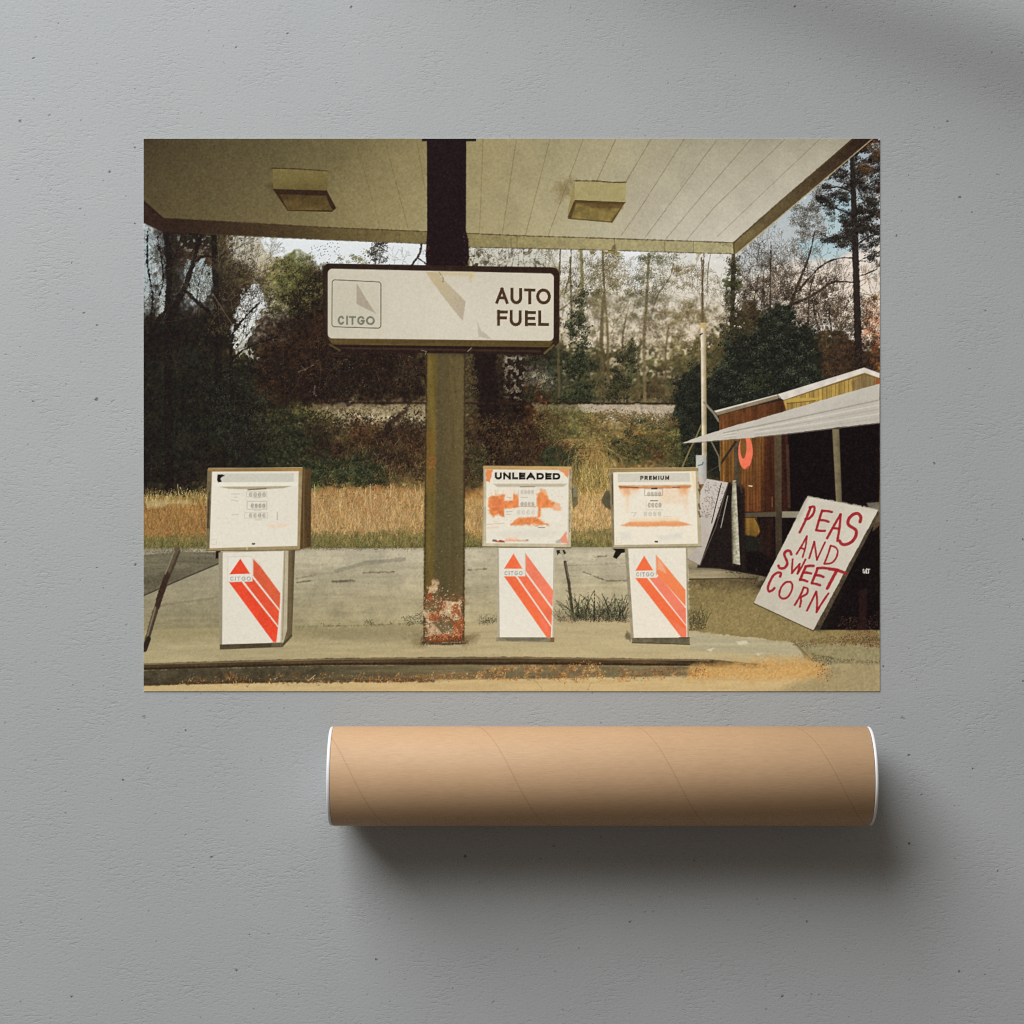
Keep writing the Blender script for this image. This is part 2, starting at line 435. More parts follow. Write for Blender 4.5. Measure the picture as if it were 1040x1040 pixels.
# ---- lettering: strokes in a unit box, y down
def arc(cx, cy, rx, ry, a0, a1, n=10):
    t = np.radians(np.linspace(a0, a1, n)); return [(cx+rx*np.cos(k), cy+ry*np.sin(k)) for k in t]
GLYPH = {
 'A': [[(0, 1), (.5, 0), (1, 1)], [(.2, .66), (.8, .66)]],
 'U': [[(.04, 0), (.04, .62)]+arc(.5, .62, .46, .38, 180, 0)+[(.96, .62), (.96, 0)]],
 'T': [[(0, .03), (1, .03)], [(.5, .03), (.5, 1)]],
 'O': [arc(.5, .5, .48, .48, 0, 360, 22)],
 'F': [[(.05, 0), (.05, 1)], [(.05, .05), (1, .05)], [(.05, .5), (.88, .5)]],
 'E': [[(.05, 0), (.05, 1)], [(.05, .05), (1, .05)], [(.05, .5), (.92, .5)], [(.05, .95), (1, .95)]],
 'L': [[(.05, 0), (.05, .95), (1, .95)]],
 'N': [[(.05, 1), (.05, 0), (.95, 1), (.95, 0)]],
 'D': [[(.05, .5), (.05, .05), (.5, .05)]+arc(.5, .5, .45, .45, -90, 90)+[(.5, .95), (.05, .95), (.05, .5)]],
 'P': [[(.05, 1), (.05, .05), (.6, .05)]+arc(.62, .3, .35, .25, -90, 90, 7)+[(.05, .55)]],
 'R': [[(.05, 1), (.05, .05), (.6, .05)]+arc(.62, .29, .33, .24, -90, 90, 7)+[(.05, .53)], [(.5, .55), (.98, 1)]],
 'M': [[(.03, 1), (.05, 0), (.5, .85), (.95, 0), (.97, 1)]],
 'I': [[(.5, 0), (.5, 1)]],
 'C': [arc(.52, .5, .47, .48, -40, -320, 16)],
 'G': [arc(.52, .5, .47, .48, -40, -350, 16)+[(.98, .55), (.6, .55)]],
 'S': [arc(.5, .26, .42, .23, -20, -230, 9)+arc(.5, .74, .44, .23, -60, 150, 9)],
}
def letter(ch, x0, x1, y0, y1, w, col, a=1., dy=0, soft=.55):
    """dy = extra drop at x1, for a baseline that slopes"""
    for st in GLYPH[ch]:
        line([(x0+(x1-x0)*u, y0+(y1-y0)*v+dy*u) for u, v in st], w, col, a, soft, square=True)

def word(txt, spans, y0, y1, w, col, a=1., slope=0):
    for ch, (x0, x1) in zip(txt, spans):
        letter(ch, x0+w/2, x1-w/2, y0+w/2+slope*(x0-spans[0][0]), y1-w/2+slope*(x0-spans[0][0]), w, col, a, slope*(x1-x0))

def even(x0, x1, wid, gap):
    """spans of letters with relative widths"""
    u = (x1-x0)/(sum(wid)+gap*(len(wid)-1)); out = []; x = x0
    for k in wid: out.append((x, x+k*u)); x += (k+gap)*u
    return out

# =============================================================== 1 backdrop colours (one letter = one patch, 25 x 20 units)
PAL = dict(K=(22, 15, 13), k=(34, 26, 19), d=(32, 34, 24), D=(44, 50, 33), g=(64, 74, 43), G=(100, 100, 54), o=(84, 72, 43), O=(128, 115, 70),
           b=(56, 37, 25), r=(78, 48, 27), R=(138, 100, 54), s=(156, 147, 124), S=(224, 228, 228), C=(228, 214, 194), c=(182, 167, 130),
           t=(170, 197, 198), y=(188, 142, 82), Y=(205, 166, 106), w=(172, 157, 132), e=(98, 98, 52), h=(172, 184, 182), p=(62, 58, 50))
ROWS = [  # x = 146 171 ... 896
 (220, "hkkosssSSSkSKssosscOcGscctttpKr"),
 (240, "hkkosssSSSkSKssosscOcGscchtppKp"),
 (260, "hkboscGSSGkSKosssccOSGOCChtsppK"),
 (280, "hkhkoOGokkkkkkkkkcgOSOCCgsscCKc"),
 (300, "hKhkbsGokkkkkkkkkcgcOCOCgoocCpc"),
 (320, "kKkkbsobkkkkkkkkkoDOcCOODoDcooC"),
 (340, "KKKKksrbkkkkkkkksoDOccOODDDoobc"),
 (360, "KkdkorrbkkkooookkDDogOOoDDdobbR"),
 (380, "KdddDrbbkbooookKsDDogogodddDbbR"),
 (400, "KdddDrrbooooookKrDDoooDdddddbbb"),
 (420, "KddDkooGccccoobKroOwwwddddddbbb"),
 (440, "KddDkbgborbboobkboOORGGdddddbbb"),
 (460, "KdkkdDgbbDkrobkkbbROgrgdddddbbb"),
 (480, "KKbkkDggggboobkGgogRROodddddbbb"),
 (500, "ooookoeeRRRRRRyyRRRRRRRRRRRRRRR"),
 (520, "yyyyyyyyyyyyyyyyyyyYyyyyyyyyyyy"),
 (540, "RRRRyyyYyYyyyyyyyyYYyyyyyyyyyyy"),
 (556, "eeeeeeeeeeeeeeeeeeeeeeeeeeeeeee")]
for _y, _r in ROWS: assert len(_r) == 31, (_y, len(_r))
_ry = np.array([r[0] for r in ROWS], np.float32)
_map = np.array([[PAL[c] for c in r[1]] for r in ROWS], np.float32)          # rows x 31 x 3
_fine = resize(_map, len(ROWS)*8, 31*8)
_fy = np.interp(YY[:, 0], _ry, np.arange(len(ROWS)))/(len(ROWS)-1)*(len(ROWS)*8-1)
_fx = np.clip((XX[0]-146)/750, 0, 1)*(31*8-1)
_wx = np.clip(_fx[None]+N20*3.2+N6*1.6, 0, 31*8-1).astype(int); _wy = np.clip(_fy[:, None]+np.roll(N20, 77, 1)*2.2+np.roll(N6, 99, 1), 0, len(ROWS)*8-1).astype(int)
INK[:] = _fine[_wy, _wx]
BASE = INK.copy()
INK *= (1+.16*N6+.12*N2)[..., None]

def retexture(pts, n, size, jit=.35, a=.85, asp=(.3, .9), ang=None, tint=5):
    x, y = scatter(pts, n, 4); n = len(x)
    c = at(BASE, x+rng.normal(0, 3, n), y+rng.normal(0, 3, n))*np.exp(rng.normal(-.03, jit, (n, 1)))+rng.normal(0, tint, (n, 3))
    r = rng.uniform(size[0], size[1], n)
    dabs(x, y, r, r*rng.uniform(asp[0], asp[1], n), rng.uniform(0, 3.14, n) if ang is None else rng.normal(ang, .3, n), np.clip(c, 0, 245), a)
VEG = [(146, 225), (893, 225), (893, 480), (146, 505)]
retexture(VEG, 26000, (.9, 2.2), .3)
retexture(VEG, 30000, (.5, 1.2), .42)

# =============================================================== 2 the wood: dark masses, sky behind, crowns, trunks, twigs
SKYW, SKYB, SKYC, TEAL = (226, 231, 232), (182, 197, 198), (234, 219, 200), (164, 198, 202)
DK = (25, 17, 15)
def bare(x, y, ang, L, w, depth, col, a=.85, **k):
    s = []; branch(x, y, ang, L, w, depth, s, **k); twigs(s, col, a)
def web(n, X, Y, ang, L, w, depth, cols, a, **k):
    for i in range(n): bare(rng.uniform(*X), rng.uniform(*Y), rng.normal(*ang), rng.uniform(*L), rng.uniform(*w), depth, cols[i % len(cols)], a, **k)
def sky(pts, top, low, a=1., thr=-1., wob=5, soft=3):
    """a smooth piece of sky with a ragged edge; thr > -1 lets noise eat into it"""
    pts = [tuple(p) for p in pts]; s = box(pts, 14)
    d = sdf(pts, s)+N6[s]*wob+N3[s]*wob*.5
    m = np.clip(.5-d/soft, 0, 1)*a
    if thr > -1: m = m*np.clip((N6[s]*.6+N3[s]*.6-thr)*3+.5, 0, 1)
    y = YY[s]; y0, y1 = min(p[1] for p in pts), max(p[1] for p in pts)
    t = np.clip((y-y0)/(y1-y0), 0, 1)[..., None]
    blend(s, m, np.asarray(top, np.float32)*(1-t)+np.asarray(low, np.float32)*t)
def trunk(pts, w, col, a=.9, wob=.5): line(smooth(pts), w, col, a, 1, wob=wob)
# ---- masses on the left, later softened
leaves([(146, 232), (262, 238), (250, 300), (146, 340)], 1500, (.6, 1.6), [DK, (40, 28, 22), (52, 40, 28)], .8, 6, thr=.0)
leaves([(146, 316), (240, 320), (262, 356), (290, 352), (300, 420), (146, 430)], 4200, (.7, 2), [(22, 16, 13), (30, 24, 18), (40, 36, 24), (34, 30, 20)], .85, 8)
leaves([(212, 250), (262, 262), (258, 300), (216, 300)], 900, (.5, 1.3), [(36, 27, 20), (56, 45, 30), (78, 66, 46)], .75, 7)
leaves([(146, 390), (300, 360), (312, 500), (146, 503)], 6500, (.8, 2.2), [(22, 19, 15), (28, 27, 19), (36, 35, 24), (25, 18, 14), (38, 30, 20)], .8, 8)
leaves([(264, 318), (328, 314), (335, 352), (433, 358), (433, 408), (300, 418), (262, 400), (268, 350)], 6000, (.7, 1.9), [(62, 36, 22), (46, 28, 19), (76, 48, 28), (32, 21, 16), (40, 30, 21), (54, 40, 26)], .8, 8)
leaves([(290, 340), (345, 356), (433, 360), (430, 405), (300, 412)], 2600, (.7, 1.7), [(30, 19, 16), (22, 14, 13), (40, 28, 21)], .8, 8, thr=-.15, nz=N20)
fill([(266, 318), (330, 316), (345, 360), (433, 360), (430, 404), (300, 412), (262, 380)], (24, 15, 13), .4, 14, wob=6)
leaves([(474, 358), (512, 360), (520, 420), (530, 470), (476, 475)], 1500, (.6, 1.6), [(40, 26, 19), (56, 38, 24), (30, 20, 17), (66, 50, 30)], .75, 6)
# ---- masses on the right
leaves([(566, 330), (740, 325), (720, 408), (566, 410)], 3600, (.7, 1.7), [(112, 98, 60), (88, 78, 48), (132, 116, 74), (70, 62, 38), (60, 56, 36)], .8, 8)
leaves([(745, 300), (893, 290), (893, 378), (838, 392), (745, 360)], 4200, (.7, 1.7), [(66, 51, 35), (50, 38, 28), (84, 66, 43), (38, 30, 24)], .85, 8)
leaves([(822, 350), (893, 345), (893, 378), (836, 392)], 900, (.7, 1.6), [(60, 42, 28), (44, 32, 24), (80, 56, 36), (34, 26, 21)], .8, 6)
def soften(x0, y0, x1, y1, n=1):
    s = (slice(int((y0-PY0)*PS), int((y1-PY0)*PS)), slice(max(0, int((x0-PX0)*PS)), int((x1-PX0)*PS)))
    for k in range(n):
        a = INK[s].copy(); p = np.pad(a, ((1, 1), (1, 1), (0, 0)), 'edge')
        INK[s] = (4*a+2*(p[:-2, 1:-1]+p[2:, 1:-1]+p[1:-1, :-2]+p[1:-1, 2:])+p[:-2, :-2]+p[2:, 2:]+p[:-2, 2:]+p[2:, :-2])/16
soften(146, 225, 894, 505, 2)

# ---- sky on the left
sky([(264, 240), (342, 242), (342, 268), (326, 276), (318, 259), (300, 253), (284, 262), (270, 256)], SKYW, (222, 226, 226), 1, wob=2)
sky([(330, 243), (436, 246), (436, 272), (340, 270)], SKYW, (222, 226, 226), 1, wob=1)
sky([(476, 250), (568, 254), (568, 273), (476, 272)], (214, 214, 206), (196, 190, 170), .9, -.3, wob=1)
sky([(189, 262), (213, 262), (218, 300), (204, 306), (187, 292)], (164, 180, 178), (186, 196, 192), .95, -.75)
sky([(159, 284), (170, 280), (170, 320), (160, 320)], (176, 190, 188), (190, 198, 192), .9, -.5, wob=3)
sky([(143, 236), (154, 244), (157, 296), (146, 322)], (160, 174, 176), (172, 182, 178), .8, -.4)
sky([(176, 238), (216, 240), (214, 262), (198, 262), (182, 252)], (184, 188, 176), (150, 150, 130), .6, .1)
sky([(247, 296), (259, 290), (273, 306), (263, 328), (251, 345), (238, 353), (240, 322)], (214, 220, 220), (226, 226, 218), .97, -.7)
sky([(235, 333), (257, 333), (251, 352), (262, 364), (239, 362)], (206, 210, 204), (196, 192, 172), .85, -.3)
sky([(228, 238), (264, 240), (280, 262), (262, 278), (236, 264)], (206, 204, 194), (176, 166, 142), .8, -.2)
sky([(264, 262), (278, 276), (270, 292), (257, 286)], (204, 194, 178), (190, 180, 160), .7, .0)
# ---- sky on the right
sky([(562, 250), (745, 254), (742, 338), (704, 350), (650, 344), (604, 352), (566, 345)], (218, 218, 214), (224, 206, 180), .97, -1, wob=12)
sky([(640, 340), (700, 340), (696, 396), (640, 396)], (206, 190, 162), (186, 168, 134), .7, .35)
sky([(568, 340), (640, 340), (640, 396), (568, 396)], (198, 184, 152), (172, 156, 122), .65, .45)
sky([(628, 254), (652, 254), (648, 296), (634, 288)], (230, 234, 238), (226, 228, 228), .9, -1, wob=3)
sky([(642, 338), (682, 336), (684, 380), (646, 386)], (224, 208, 184), (206, 188, 156), .7, .0)
sky([(606, 338), (640, 332), (640, 378), (612, 382)], (222, 206, 180), (198, 180, 144), .65, .1)
sky([(510, 360), (537, 361), (532, 408), (512, 406)], (186, 174, 148), (140, 124, 96), .75, .1, wob=3)
sky([(748, 256), (800, 212), (850, 172), (893, 140), (893, 348), (846, 336), (806, 338), (752, 302)], (164, 182, 188), (206, 200, 194), .97, -1, wob=6)
sky([(800, 270), (893, 250), (893, 350), (846, 330), (806, 334), (780, 300)], (226, 214, 202), (232, 212, 190), .97, -1, wob=8, soft=14)
sky([(812, 246), (842, 240), (866, 252), (850, 264), (816, 264)], TEAL, (180, 206, 208), .95, -1, wob=3, soft=5)
sky([(750, 284), (800, 262), (806, 300), (756, 312)], (214, 204, 192), (224, 206, 184), .85, -1, wob=6, soft=12)
sky([(836, 204), (866, 196), (868, 236), (840, 236)], (158, 194, 198), (174, 200, 202), .9, -1, wob=4, soft=6)
sky([(874, 306), (896, 296), (896, 348), (878, 344)], (226, 190, 162), (196, 120, 80), .8, -.3)

# ---- left: forked trunks, net of branches, leaf haze
for p, w in (([(172, 500), (171, 380), (171, 320), (172, 275), (169, 236)], (9, 6)), ([(173, 318), (186, 296), (196, 268), (205, 236)], (7, 3.4)), ([(170, 314), (158, 330), (148, 352)], (5, 3.4)), ([(222, 420), (221, 330), (219, 280), (217, 238)], (8, 5.4)),
             ([(186, 293), (204, 310), (219, 322)], (4, 3.4)), ([(196, 267), (208, 260), (222, 262), (236, 248)], (2.2, 1)), ([(150, 236), (150, 270), (155, 300), (152, 340)], (2, 1.5)), ([(236, 420), (235, 352), (241, 332), (264, 307)], (4.4, 1.2)), ([(235, 366), (250, 354), (282, 342)], (2.6, 1)),
             ([(160, 250), (168, 268), (172, 284)], (1.4, 2)), ([(184, 240), (180, 256), (173, 272)], (1.6, 2.2)), ([(162, 300), (166, 284), (164, 262), (160, 240)], (1.6, .8)), ([(200, 306), (203, 284), (209, 266)], (1, .6)), ([(194, 300), (192, 282), (197, 270)], (1, .7))):
    trunk(p, w, DK, .95, .9)
web(26, (146, 236), (262, 350), (0, .5), (14, 26), (.8, 1.7), 3, [DK, (34, 25, 19)], .9)
web(12, (186, 216), (296, 320), (0, .35), (14, 22), (.5, .9), 3, [(40, 34, 28), (70, 66, 54), (34, 27, 22)], .75)
web(20, (206, 268), (300, 350), (.1, .45), (12, 22), (.6, 1.2), 3, [(40, 31, 23), (58, 46, 32), (30, 23, 18)], .8)
web(14, (226, 278), (262, 300), (.25, .45), (9, 15), (.5, .9), 3, [(112, 98, 74), (76, 64, 46), (140, 126, 98), (58, 46, 34)], .65)
web(5, (234, 246), (345, 360), (.8, .3), (18, 28), (.9, 1.5), 2, [(36, 28, 22)], .9)
leaves([(148, 236), (262, 240), (258, 300), (148, 330)], 1300, (.4, 1.1), [(28, 20, 17), (40, 30, 22), (56, 45, 31)], .7, 6, thr=.15, nz=N6)
leaves([(216, 262), (262, 268), (256, 310), (240, 350), (216, 340)], 1300, (.45, 1.1), [(34, 26, 19), (50, 40, 27), (70, 58, 38), (88, 76, 50)], .75, 5, thr=-.2)
leaves([(204, 294), (238, 294), (236, 346), (204, 346)], 420, (.4, .9), [(92, 80, 46), (72, 62, 36), (54, 48, 27)], .65, 5, thr=.1)
web(40, (146, 262), (250, 350), (0, .7), (8, 15), (.5, 1.), 2, [(100, 86, 62), (26, 19, 16), (74, 62, 44), (34, 26, 20)], .85)
web(22, (200, 262), (246, 330), (0, .7), (7, 13), (.5, .9), 2, [(132, 116, 88), (40, 30, 22), (100, 86, 62)], .8)
web(14, (240, 282), (290, 352), (.6, .5), (10, 18), (.5, 1), 2, [(40, 32, 25), (60, 49, 36)], .9)
trunk([(217, 300), (226, 314), (236, 330)], 1., (108, 90, 66), .7, .2)
# dark evergreen shrubs, with pale leaf glints
CONB = [(20, 17, 14), (28, 27, 19), (37, 38, 26), (50, 52, 36), (70, 72, 54)]
clumps([(222, 378), (262, 374), (280, 410), (282, 460), (232, 466), (208, 430), (204, 400)], 110, 6, 40, (.4, .9), CONB, .75, 8, dark=(.6, .7), flat=1)
clumps([(150, 360), (222, 350), (226, 480), (150, 490)], 110, 6, 30, (.4, 1), [(19, 15, 13), (26, 23, 17), (33, 31, 21), (44, 40, 27)], .7, 8, dark=(.6, .7), flat=1)
leaves([(222, 375), (262, 372), (278, 410), (282, 462), (268, 472), (232, 462), (210, 430), (208, 400)], 520, (.35, .7), [(70, 74, 54), (92, 94, 76), (56, 60, 40)], .6, 6, thr=.1)
leaves([(150, 470), (214, 470), (212, 498), (150, 498)], 200, (.35, .7), [(74, 58, 38), (58, 46, 29)], .6, 5, thr=.1)
web(34, (150, 300), (360, 480), (0, .8), (8, 16), (.45, .9), 2, [(66, 54, 38), (52, 46, 32), (84, 72, 50), (48, 50, 34)], .55)
clumps([(150, 400), (215, 395), (215, 480), (150, 485)], 40, 4, 26, (.35, .8), [(24, 21, 16), (36, 35, 24), (52, 50, 34), (70, 64, 44)], .6, 8, dark=(.5, .4), flat=1)
# yellow-green crown, rust-brown mass below it
YG = [(44, 38, 22), (72, 68, 36), (94, 90, 48), (114, 110, 62), (138, 132, 82)]
clumps([(262, 302), (272, 284), (278, 268), (292, 257), (302, 260), (312, 255), (322, 266), (331, 280), (331, 300), (300, 314), (276, 317)], 130, 4.4, 40, (.4, .95), YG, .82, 6, dark=(.6, .6), flat=.85)
clumps([(294, 286), (331, 280), (331, 316), (296, 316)], 50, 4.6, 34, (.4, 1), [(24, 17, 14), (38, 31, 20), (58, 50, 30), (86, 76, 46)], .85, 6, dark=(.5, .7), flat=.9)
clumps([(296, 304), (330, 302), (330, 318), (294, 318)], 16, 5, 26, (.4, 1), [(20, 14, 13), (28, 19, 15), (40, 28, 20)], .85, 4, flat=1)
clumps([(264, 320), (330, 318), (340, 360), (430, 362), (428, 404), (300, 410), (262, 385)], 170, 5, 30, (.4, 1), [(22, 14, 13), (36, 23, 18), (54, 35, 23), (78, 52, 31), (98, 72, 44)], .7, 9, dark=(.5, .6), flat=1)
leaves([(345, 358), (433, 358), (433, 408), (350, 408)], 420, (.35, .8), [(112, 98, 68), (90, 78, 52), (72, 60, 38), (134, 120, 92)], .6, 6, thr=.25)
web(12, (262, 330), (330, 400), (0, .6), (9, 18), (.5, 1), 3, [(92, 62, 38), (40, 25, 18), (112, 82, 52)], .5)
web(16, (300, 430), (380, 412), (0, .6), (8, 16), (.5, .9), 3, [(112, 98, 72), (36, 24, 19), (84, 70, 47)], .5)
twigs([(303, 378, 312, 374, 1, .8), (312, 374, 318, 371, .8, .6), (320, 392, 319, 400, 1, 1), (306, 372, 310, 376, .7, .7), (318, 398, 321, 402, .8, .6)], (164, 146, 120))
# strips above the sign
clumps([(344, 262), (372, 256), (374, 270), (344, 270)], 12, 3.4, 24, (.4, 1), YG[1:], .85, 2)
clumps([(374, 246), (396, 247), (392, 269), (374, 269)], 22, 3.4, 26, (.4, 1), [(28, 23, 18), (46, 41, 28), (66, 60, 40)], .85, 2, flat=1)
x, y = scatter([(312, 250), (345, 245), (346, 266), (328, 272)], 60); dabs(x, y, rng.uniform(.3, .6, len(x)), .35, rng.uniform(0, 3, len(x)), (58, 58, 66), .8)
for x in (400, 408, 416, 424): bare(x, 271, rng.normal(0, .3), 9, .6, 2, (90, 80, 66), .7)
trunk([(418, 270), (426, 258), (428, 248)], 2, (40, 30, 24)); trunk([(424, 262), (434, 269)], 1.4, (40, 30, 24))
for x in range(480, 566, 6): bare(x+rng.normal(0, 2), 273, rng.normal(0, .25), 12, rng.uniform(.6, 1.5), 2, [(72, 62, 42), (104, 94, 58), (54, 46, 32)][x % 3], .85)
clumps([(480, 252), (520, 253), (516, 270), (480, 270)], 16, 3, 20, (.35, .8), [(48, 38, 27), (70, 58, 40), (100, 88, 54)], .7, 4, dark=(.5, .2))
# below the sign, right of the post
fill([(480, 357), (504, 358), (506, 400), (511, 450), (505, 472), (488, 472), (486, 420)], (29, 18, 16), .9, 3, wob=3, tex=.2)
clumps([(474, 360), (484, 366), (486, 425), (474, 430)], 18, 3.6, 26, (.35, .8), [(40, 30, 21), (66, 54, 34), (96, 84, 54), (130, 116, 80)], .7, 3, dark=(.5, .4), flat=1)
clumps([(508, 380), (532, 404), (534, 470), (508, 470)], 40, 4.4, 28, (.4, .9), [(28, 18, 15), (44, 30, 21), (64, 45, 29), (84, 64, 40)], .75, 5, flat=1)
for i in range(14): bare(rng.uniform(512, 545), rng.uniform(404, 412), rng.normal(0, .16), rng.uniform(16, 26), rng.uniform(.9, 1.8), 2, (58, 44, 33) if i % 2 else (40, 29, 22), .88)
clumps([(536, 360), (568, 352), (576, 404), (534, 408)], 56, 4.2, 30, (.4, .95), [(30, 28, 20), (46, 46, 30), (66, 65, 41), (90, 84, 54)], .8, 6, flat=1)

# ---- right of the sign: trunks, ivy, airy crowns against the pale sky
for p, w, c in (([(568, 410), (567, 330), (569, 252)], (2.4, 1.4), (92, 79, 52)), ([(573, 300), (579, 276), (580, 252)], (1.6, 1), (104, 92, 62)), ([(581, 340), (580, 300), (579, 262)], (2.6, 1.4), (88, 78, 50)), ([(590, 320), (591, 285), (590, 252)], (4, 3), (128, 122, 78)),
                ([(612, 410), (611, 340), (613, 300)], (4.4, 3), (92, 78, 50)), ([(618, 410), (617, 340), (614, 300), (612, 256)], (2.6, 2), (108, 92, 60)), ([(634, 408), (632, 350), (636, 320)], (2, 1.2), (84, 70, 45)), ([(655, 410), (654, 345), (657, 300), (659, 258)], (3.4, 2.4), (122, 106, 72)),
                ([(662, 318), (668, 300), (680, 282), (684, 268)], (1.5, .8), (112, 96, 68)), ([(649, 404), (648, 370), (651, 345)], (3, 2), (100, 84, 56)), ([(676, 402), (676, 360), (679, 330)], (2, 1.2), (100, 86, 58)), ([(713, 332), (713, 300), (715, 256)], (2, 1.3), (98, 83, 58)), ([(718, 300), (719, 275), (722, 256)], (1.1, .7), (120, 104, 78)),
                ([(576, 306), (588, 296), (604, 282), (616, 274)], (1.1, .7), (168, 156, 112)), ([(600, 310), (612, 300), (624, 290)], (1, .6), (176, 164, 120)), ([(564, 318), (576, 310)], (1.6, 1), (70, 56, 40)), ([(623, 330), (632, 318), (638, 306)], (.9, .6), (92, 78, 56))):
    trunk(p, w, c, .92, .4)
OL = [(76, 66, 40), (102, 92, 54), (126, 114, 70), (150, 138, 92), (176, 164, 118)]
clumps([(603, 254), (627, 254), (625, 290), (618, 306), (604, 304), (598, 284)], 66, 4, 26, (.35, .85), OL, .75, 6, dark=(.5, .25), flat=1)
clumps([(596, 300), (626, 300), (630, 335), (598, 335)], 26, 4, 22, (.35, .8), OL, .65, 7, dark=(.5, .1), flat=1)
GR = [(56, 60, 40), (78, 80, 54), (102, 102, 68), (132, 128, 88)]
for cx, cy, n, R in ((652, 263, 10, 3.6), (664, 260, 8, 3.4), (676, 266, 7, 3.2), (648, 284, 6, 3), (661, 281, 7, 3.2), (668, 290, 5, 2.8), (646, 302, 7, 3.2), (658, 306, 6, 3), (668, 302, 5, 2.6), (645, 322, 6, 3.2), (660, 322, 6, 3), (636, 300, 5, 2.8), (684, 302, 4, 2.4)):
    clumps([(cx-6, cy-3), (cx+6, cy-3), (cx+6, cy+3), (cx-6, cy+3)], n, R, 24, (.35, .85), GR, .78, 2, dark=(.4, .2), flat=.7)
for cx, cy, n, R in ((692, 274, 12, 4), (702, 272, 8, 3.4), (686, 288, 6, 3), (700, 288, 7, 3), (710, 282, 5, 2.6), (704, 314, 16, 5), (694, 322, 12, 4.6), (712, 322, 12, 4.4), (684, 328, 8, 4), (676, 318, 6, 3), (722, 316, 5, 3), (728, 285, 4, 2.4)):
    clumps([(cx-7, cy-4), (cx+7, cy-4), (cx+7, cy+4), (cx-7, cy+4)], n, R, 24, (.35, .85), [(80, 66, 38), (106, 90, 50), (130, 112, 66), (154, 136, 90)], .75, 2, dark=(.4, .25), flat=.7)
clumps([(600, 340), (700, 334), (706, 402), (600, 406)], 120, 4.6, 26, (.35, .9), [(62, 54, 34), (86, 75, 46), (112, 98, 62), (142, 126, 84)], .7, 8, dark=(.5, .35), flat=.9)
clumps([(660, 372), (706, 368), (704, 406), (660, 408)], 40, 4.4, 26, (.35, .9), [(50, 40, 28), (74, 58, 38), (98, 80, 52)], .75, 6, dark=(.5, .4), flat=1)
clumps([(564, 262), (642, 262), (642, 340), (564, 345)], 90, 3.6, 20, (.3, .75), OL[:4], .65, 8, dark=(.4, .1), flat=1)
clumps([(640, 290), (742, 296), (740, 345), (640, 350)], 80, 3.8, 22, (.3, .8), [(88, 78, 48), (112, 100, 62), (138, 124, 82)], .65, 9, dark=(.4, .15), flat=.9)
clumps([(640, 258), (740, 258), (740, 296), (640, 290)], 34, 3, 18, (.3, .7), [(92, 92, 62), (120, 114, 78), (150, 140, 104)], .6, 8, dark=(.4, .05), flat=.8)
web(26, (566, 640), (285, 350), (0, .3), (12, 22), (.5, 1), 3, [(98, 84, 56), (74, 62, 42), (150, 136, 98)], .7)
web(26, (640, 738), (290, 348), (0, .4), (10, 18), (.45, .9), 3, [(104, 90, 62), (80, 66, 46), (160, 146, 110)], .65)
clumps([(566, 270), (642, 285), (642, 345), (566, 345)], 110, 4, 26, (.35, .9), [(70, 64, 40), (94, 84, 52), (118, 106, 68), (146, 132, 92)], .75, 9, dark=(.4, .3), flat=1)
clumps([(640, 300), (742, 305), (742, 350), (640, 350)], 100, 4.2, 26, (.35, .9), [(72, 60, 38), (96, 80, 50), (122, 104, 66), (146, 128, 86)], .75, 9, dark=(.4, .35), flat=.8)
clumps([(643, 262), (668, 258), (690, 272), (672, 300), (660, 330), (644, 300)], 40, 3.6, 24, (.35, .85), [(60, 60, 40), (84, 80, 54), (110, 104, 70)], .75, 8, dark=(.4, .2), flat=.8)
soften(566, 300, 742, 400, 1)
IVY = [(24, 25, 18), (40, 44, 28), (60, 66, 42), (86, 92, 60)]
clumps([(586, 278), (591, 290), (593, 312), (603, 328), (601, 350), (604, 372), (600, 406), (572, 408), (574, 372), (580, 352), (577, 332), (584, 314), (583, 292)], 120, 3.8, 32, (.35, .9), IVY, .85, 4, dark=(.5, .7), flat=1)
clumps([(633, 346), (643, 352), (644, 372), (640, 406), (622, 408), (622, 376), (628, 360)], 54, 3.8, 30, (.35, .9), [(28, 28, 21), (44, 46, 31), (64, 64, 42), (88, 84, 56)], .85, 4, dark=(.5, .6), flat=1)
clumps([(612, 382), (630, 378), (632, 406), (614, 406)], 14, 4, 26, (.35, .9), IVY[:3], .8, 3, flat=1)
web(18, (570, 640), (280, 345), (0, .35), (9, 16), (.5, .9), 3, [(84, 71, 48), (60, 50, 34), (132, 118, 82)], .7)
web(16, (655, 738), (280, 340), (0, .45), (8, 14), (.45, .8), 3, [(96, 82, 56), (72, 60, 42)], .65)
web(14, (600, 735), (340, 404), (0, .4), (8, 15), (.45, .9), 2, [(150, 134, 96), (64, 52, 36)], .5)
clumps([(700, 345), (735, 335), (722, 385), (706, 385)], 30, 4.2, 26, (.35, .9), [(58, 52, 34), (82, 72, 46), (106, 94, 60)], .75, 6, flat=1)
